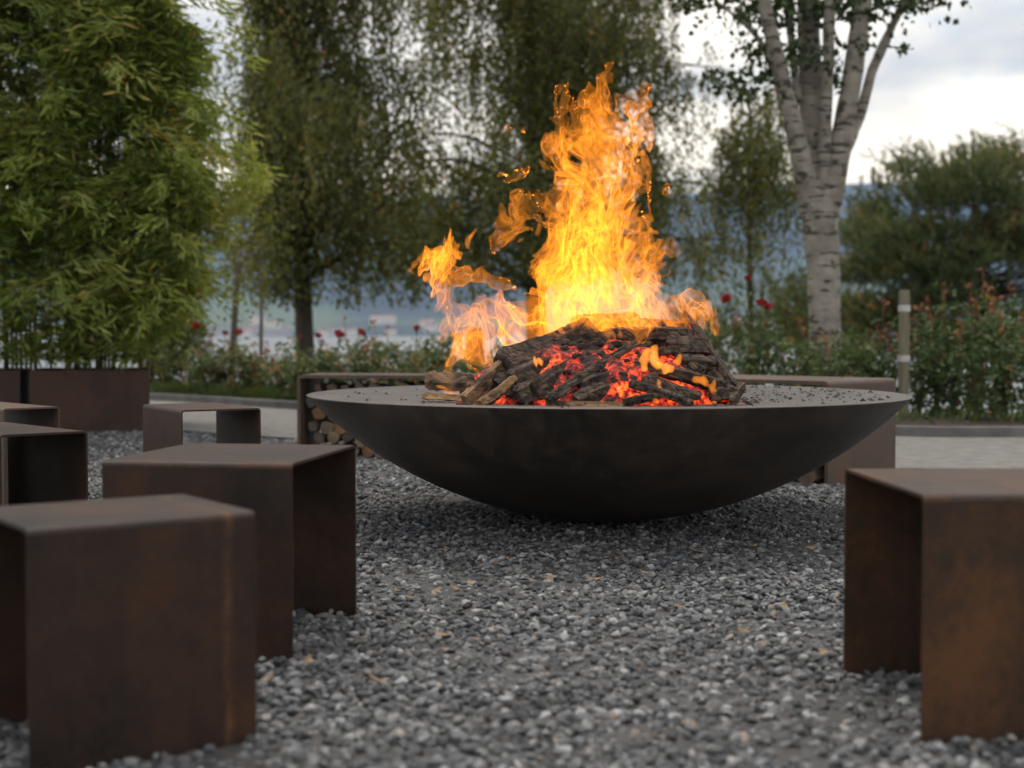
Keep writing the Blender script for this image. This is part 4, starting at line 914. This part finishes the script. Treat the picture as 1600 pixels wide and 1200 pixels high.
# ------------------------------------------------------------------ the fire: thin glowing sheets of burning gas
VOX = .0055; FLAME_GAIN = 30.0; SOOT = 7.0; WHICH = (0, 1, 3); SHELL = (.0022, .0023, .0018, .0022)

# chains of (px,py,radius px,strength); laid out in the fire's own plane, then given depth
def flame_chains():
    C=[]; grp=['main_flame']
    def ch(dep,*pts): C.append((dep,pts,grp[0]))
    # main column
    ch(0.00,(900,520,46.1,1.3),(912,470,63.4,1.7),(915,420,61.4,1.7),(912,370,53.8,1.55),(915,320,46.3,1.3),(918,270,37.8,1.1),(925,220,33.1,.9),(935,175,24.8,.7),(952,135,14,.55),(962,108,6,.45))
    ch(-.06,(960,515,38.4,1.1),(975,460,44.2,1.25),(965,410,40.3,1.3),(955,350,35.4,1.2),(950,300,29.3,1.05),(962,250,27,.9),(975,205,21.9,.7),(990,160,14.7,.6),(1008,140,5.8,.5))
    ch(.08,(860,510,28.8,.8),(868,460,34.6,1.1),(872,410,30.7,1.1),(862,365,26.7,.95),(868,330,21.7,.8),(872,290,18.7,.8),(866,235,17,.75),(872,205,11.7,.6),(852,188,5,.5))
    ch(.02,(890,170,9.6,.5),(880,140,5.8,.45),(890,122,3.1,.4))
    # right shoulder
    ch(.04,(1010,512,30,.8),(1022,465,30,.9),(1015,420,26,.9),(1030,395,18,.8),(1052,380,9,.6),(1062,392,5,.5))
    ch(-.02,(1055,505,24,.8),(1075,490,20,.8),(1100,492,17,.9),(1115,505,10,.8))
    ch(.1,(1000,300,12,.45),(1003,275,17,.5),(1008,250,8,.4))
    ch(.1,(1000,380,14,.7),(1008,350,8,.6),(1004,328,5,.5))
    grp[0]='side_plume'   # left plume
    ch(.10,(760,560,16,0.51),(735,520,18.1,0.72),(712,480,14,0.72),(700,455,14,0.72),(690,425,28.1,0.87),(688,395,34.1,1.09),(712,385,20.1,0.87),(660,400,18.1,0.72))
    ch(.05,(740,540,22.1,0.58),(760,500,22.1,0.58),(790,490,24.1,0.65),(820,520,26.1,0.72),(850,500,24.1,1.01))
    ch(.12,(690,430,12,0.72),(725,430,14,0.72),(752,438,10,0.72),(780,440,8,0.72),(806,450,5,0.58))
    ch(.14,(712,575,9,0.65),(722,545,14,0.8),(715,510,12,0.72),(745,495,12,0.72))
    grp[0]='flame_tongue'   # torn-off tongue left of column
    ch(.06,(772,398,5,.5),(790,375,14,.6),(800,345,15,.65),(812,322,15,.6),(832,315,8,.5))
    ch(.0,(800,215,6,.4),(815,212,4,.4)); ch(.0,(795,275,8,.3),(815,272,5,.3)); ch(.0,(830,235,4,.4),(832,228,3,.4)); ch(0,(780,230,5,.25),(783,222,3,.25))
    ch(.0,(1044,290,6,.45),(1050,284,4,.4))
    grp[0]='small_flame'   # little tongues between the logs
    ch(-.50,(1098,625,6.7,2.08),(1094,605,6.7,2.08),(1100,592,2.51,1.60)); ch(-.49,(1085,598,5.02,1.76),(1070,590,3.35,1.60)); 
    ch(-.42,(1005,575,4.18,1.44),(1000,540,5.86,1.44),(1003,512,4.18,1.12)); ch(-.42,(1050,575,5.02,1.60),(1025,560,6.7,1.76),(1016,540,3.35,1.44)); ch(-.42,(1060,572,4.18,1.60),(1062,552,3.35,1.28))
    ch(-.50,(1050,620,4.18,1.76),(1020,602,4.18,1.44),(1010,585,2.51,1.28)); ch(-.52,(1015,622,4.18,2.08),(1002,608,3.35,1.60))
    ch(-.36,(845,568,5.02,0.96),(866,562,4.18,0.96)); ch(-.22,(690,612,5.02,1.44),(705,608,5.02,1.28),(678,600,3.35,1.12)); ch(-.1,(1140,560,5.02,1.44),(1132,555,4.18,1.28))
    return C

def flame_field(ob_in,which):
    """node group: isosurface mesh number `which` of the burning gas field"""
    g=bpy.data.node_groups.new('flame_field','GeometryNodeTree')
    g.interface.new_socket('Geometry',in_out='INPUT',socket_type='NodeSocketGeometry')
    g.interface.new_socket('Geometry',in_out='OUTPUT',socket_type='NodeSocketGeometry')
    N=NT(g); gi=N.new('NodeGroupInput'); go=N.new('NodeGroupOutput')
    pos=N.new('GeometryNodeInputPosition').outputs[0]
    def warp(vec,scale,amp,det=1.0,off=(0,0,0)):
        c=N.noise(N.v('ADD',vec,off),scale,det,.5,0,'Color')
        return N.v('MULTIPLY',N.v('SUBTRACT',c,(.5,.5,.5)),amp)
    w1=warp(N.v('MULTIPLY',pos,(1,1,.6)),5.0,(.20,.14,.14),0.0,(3.1,7.7,1.3))
    q=N.v('ADD',pos,w1)
    w2=warp(N.v('MULTIPLY',q,(1,1,.7)),12.0,(.11,.08,.10),0.0,(9.2,.4,5.5))
    def sample(attr_sock,idx,typ='FLOAT'):
        n=N.new('GeometryNodeSampleIndex',data_type=typ,domain='POINT'); N.l.new(gi.outputs[0],n.inputs['Geometry'])
        N.set(n.inputs['Value'],attr_sock); N.l.new(idx,n.inputs['Index']); return n.outputs[0]
    def nearest(v):
        n=N.new('GeometryNodeSampleNearest',domain='POINT'); N.l.new(gi.outputs[0],n.inputs['Geometry']); N.l.new(v,n.inputs['Sample Position']); return n.outputs[0]
    ra=N.new('GeometryNodeInputNamedAttribute',data_type='FLOAT',ins={'Name':'rad'}).outputs['Attribute']
    r0=sample(ra,nearest(pos))
    k=N.m('ADD',N.m('MULTIPLY',N.m('MULTIPLY',r0,1/0.07,clamp=True),.55),.45)
    qq=N.v('ADD',pos,N.v('SCALE',N.v('ADD',w1,w2),scale=k))
    idx=nearest(qq); c=sample(pos,idx,'FLOAT_VECTOR'); r=sample(ra,idx)
    e=N.m('SUBTRACT',1.0,N.m('DIVIDE',N.v('DISTANCE',qq,c),N.m('MULTIPLY',r,1.13)))
    st=N.v('MULTIPLY',qq,(1,.75,.54))
    n1=N.noise(st,16.5,1.6,.5,1.3)
    body=N.m('ADD',N.m('MULTIPLY',e,.68),N.m('MULTIPLY',N.m('SUBTRACT',n1,.565),3.6))
    if which==0: f=body
    else:
        sc_,off,lev,ins=[None,(12.0,(2.2,5.1,.7),.50,.08),(19.0,(7.2,1.1,3.7),.54,.10),(9.0,(1.2,8.1,6.7),.47,.02)][which]
        n3=N.noise(N.v('ADD',st,off),sc_,1.0,.4,.8)
        f=N.m('MINIMUM',N.m('SUBTRACT',body,ins),N.m('MULTIPLY',N.m('SUBTRACT',n3,lev),3.0))
    lo=P(625,640,D0); hi=P(1140,85,D0)
    mn=(lo.x,D0-.58,lo.z-.02); mx=(hi.x,D0+.38,hi.z+.02); vs=VOX
    vc=N.new('GeometryNodeVolumeCube',ins={'Density':N.m('ADD',f,5.0),'Background':0.0,'Min':mn,'Max':mx,
       'Resolution X':int((mx[0]-mn[0])/vs),'Resolution Y':int((mx[1]-mn[1])/vs),'Resolution Z':int((mx[2]-mn[2])/vs)})
    vm=N.new('GeometryNodeVolumeToMesh',ins={'Threshold':5.0}); N.l.new(vc.outputs[0],vm.inputs[0])
    N.l.new(vm.outputs[0],go.inputs[0])
    return g
D0=5.50
def build_flames(mat,mat2):
    pts=[];rad=[];sti=[];gid=[]
    for ci,(dep,c,gn) in enumerate(flame_chains()):
        key=gn if gn in('main_flame','side_plume') else gn+'#%d'%ci
        for (a,b) in zip(c[:-1],c[1:]):
            L=math.hypot(a[0]-b[0],a[1]-b[1]); n=max(2,int(L/3))
            for i in range(n):
                t=i/n
                px,py,r,s=[a[k]*(1-t)+b[k]*t for k in range(4)]
                pts.append(P(px,py,D0+dep)); rad.append(r/F*D0); sti.append(s); gid.append(key)
    pts=np.array(pts,dtype=np.float32); rad=np.array(rad,np.float32); sti=np.array(sti,np.float32)
    me=bpy.data.meshes.new('spine'); me.vertices.add(len(pts)); me.vertices.foreach_set('co',pts.ravel())
    at=me.attributes.new('rad','FLOAT','POINT'); at.data.foreach_set('value',rad)
    tmp=bpy.data.objects.new('spine',me); bpy.context.scene.collection.objects.link(tmp)
    kd=KDTree(len(pts))
    for i,p in enumerate(pts.tolist()): kd.insert(p,i)
    kd.balance()
    groups={}
    for which in WHICH:
        md=tmp.modifiers.new('f','NODES'); md.node_group=flame_field(tmp,which)
        dg=bpy.context.evaluated_depsgraph_get(); ev=tmp.evaluated_get(dg); m2=ev.to_mesh()
        nv=len(m2.vertices); V=np.empty(nv*3,np.float32); m2.vertices.foreach_get('co',V); V=V.reshape(-1,3)
        Nn=np.empty(nv*3,np.float32); m2.vertex_normals.foreach_get('vector',Nn); Nn=Nn.reshape(-1,3)
        L=np.empty(len(m2.loops),np.int32); m2.loops.foreach_get('vertex_index',L); Q=L.reshape(-1,4)
        ev.to_mesh_clear(); tmp.modifiers.remove(md)
        near_i=np.array([kd.find(p)[1] for p in V.tolist()])
        S=sti[near_i]*np.clip(rad[near_i]/.045,.35,1.0)
        par=list(range(nv))                                    # connected sheets, by union-find
        def find(i):
            while par[i]!=i: par[i]=par[par[i]]; i=par[i]
            return i
        for q in Q.tolist():
            r0=find(q[0])
            for j in q[1:]:
                r1=find(j)
                if r1!=r0: par[r1]=r0
        comp=np.array([find(i) for i in range(nv)]); cnt=np.bincount(comp,minlength=nv)
        # smallest extent of a sheet decides how thick it may be
        for c in np.unique(comp):
            if cnt[c]<60: continue
            sel=comp==c; ids=np.nonzero(sel)[0]; ext=(V[ids].max(0)-V[ids].min(0)).min()
            if ext<.008: continue
            keys,kc=np.unique(near_i[ids],return_counts=True); key=gid[keys[kc.argmax()]]
            remap=np.full(nv,-1,np.int32); remap[ids]=np.arange(len(ids)); q=remap[Q[sel[Q[:,0]]]]
            t=np.minimum(SHELL[which]*S[ids],ext*.12)[:,None]
            if key.startswith('small') and which: continue
            groups.setdefault(key,[]).append((V[ids],Nn[ids],t,q))
    bpy.data.objects.remove(tmp)
    root=thing('fire','tall orange and yellow flames rising from the logs on the bowl','fire',(PC.x,PC.y,BH))
    for key,lst in groups.items():
        VV=[];QQ=[];off=0; small=key.startswith('small')
        for (v,nrm,t,q) in lst:
            n=len(v)
            if small: VV+=[v]; QQ+=[q]; off+=n; QQ[-1]=q+off-n        # a small lick is one solid little body of gas
            else: VV+=[v+nrm*t*.5,v-nrm*t*.5]; QQ+=[q+off,q[:,::-1]+off+n]; off+=2*n
        V=np.concatenate(VV)-np.array([PC.x,PC.y,BH],np.float32); nm=key.split('#')[0]
        link(nm,np_mesh(nm,V,np.concatenate(QQ),True),mat2 if small else mat,root)
    return root
def flame_material(name='flame_light',gain=None,soot=None):
    m=bpy.data.materials.new(name); m.use_nodes=True; t=m.node_tree; t.nodes.clear(); N=NT(t)
    em=N.new('ShaderNodeEmission'); em.inputs[0].default_value=(1,.28,.018,1); em.inputs[1].default_value=gain or FLAME_GAIN
    ab=N.new('ShaderNodeVolumeAbsorption',ins={0:(0,0,0,1),1:soot or SOOT}); ad=N.new('ShaderNodeAddShader'); N.l.new(em.outputs[0],ad.inputs[0]); N.l.new(ab.outputs[0],ad.inputs[1])
    out=N.new('ShaderNodeOutputMaterial'); N.l.new(ad.outputs[0],out.inputs['Volume'])
    return m

fire = build_flames(flame_material(), flame_material('small_flame_light', 26.0, 2.0))

# ------------------------------------------------------------------ the air over the lake
def haze():
    m, N = material('hazy_air'); pv = N.new('ShaderNodeVolumePrincipled', ins={'Color': (.24, .46, 1.0, 1), 'Density': HAZE, 'Anisotropy': 0.0, 'Absorption Color': (1, 1, 1, 1)})
    N.l.new(pv.outputs[0], N.new('ShaderNodeOutputMaterial').inputs['Volume'])
    a = Acc(); a.box((-6500, -150, -6.5), (6500, 5400, 640)); tag(a.build('haze', m), 'thin bluish haze over the lake', 'haze', kind='stuff')
HAZE = 1.1e-4
haze()
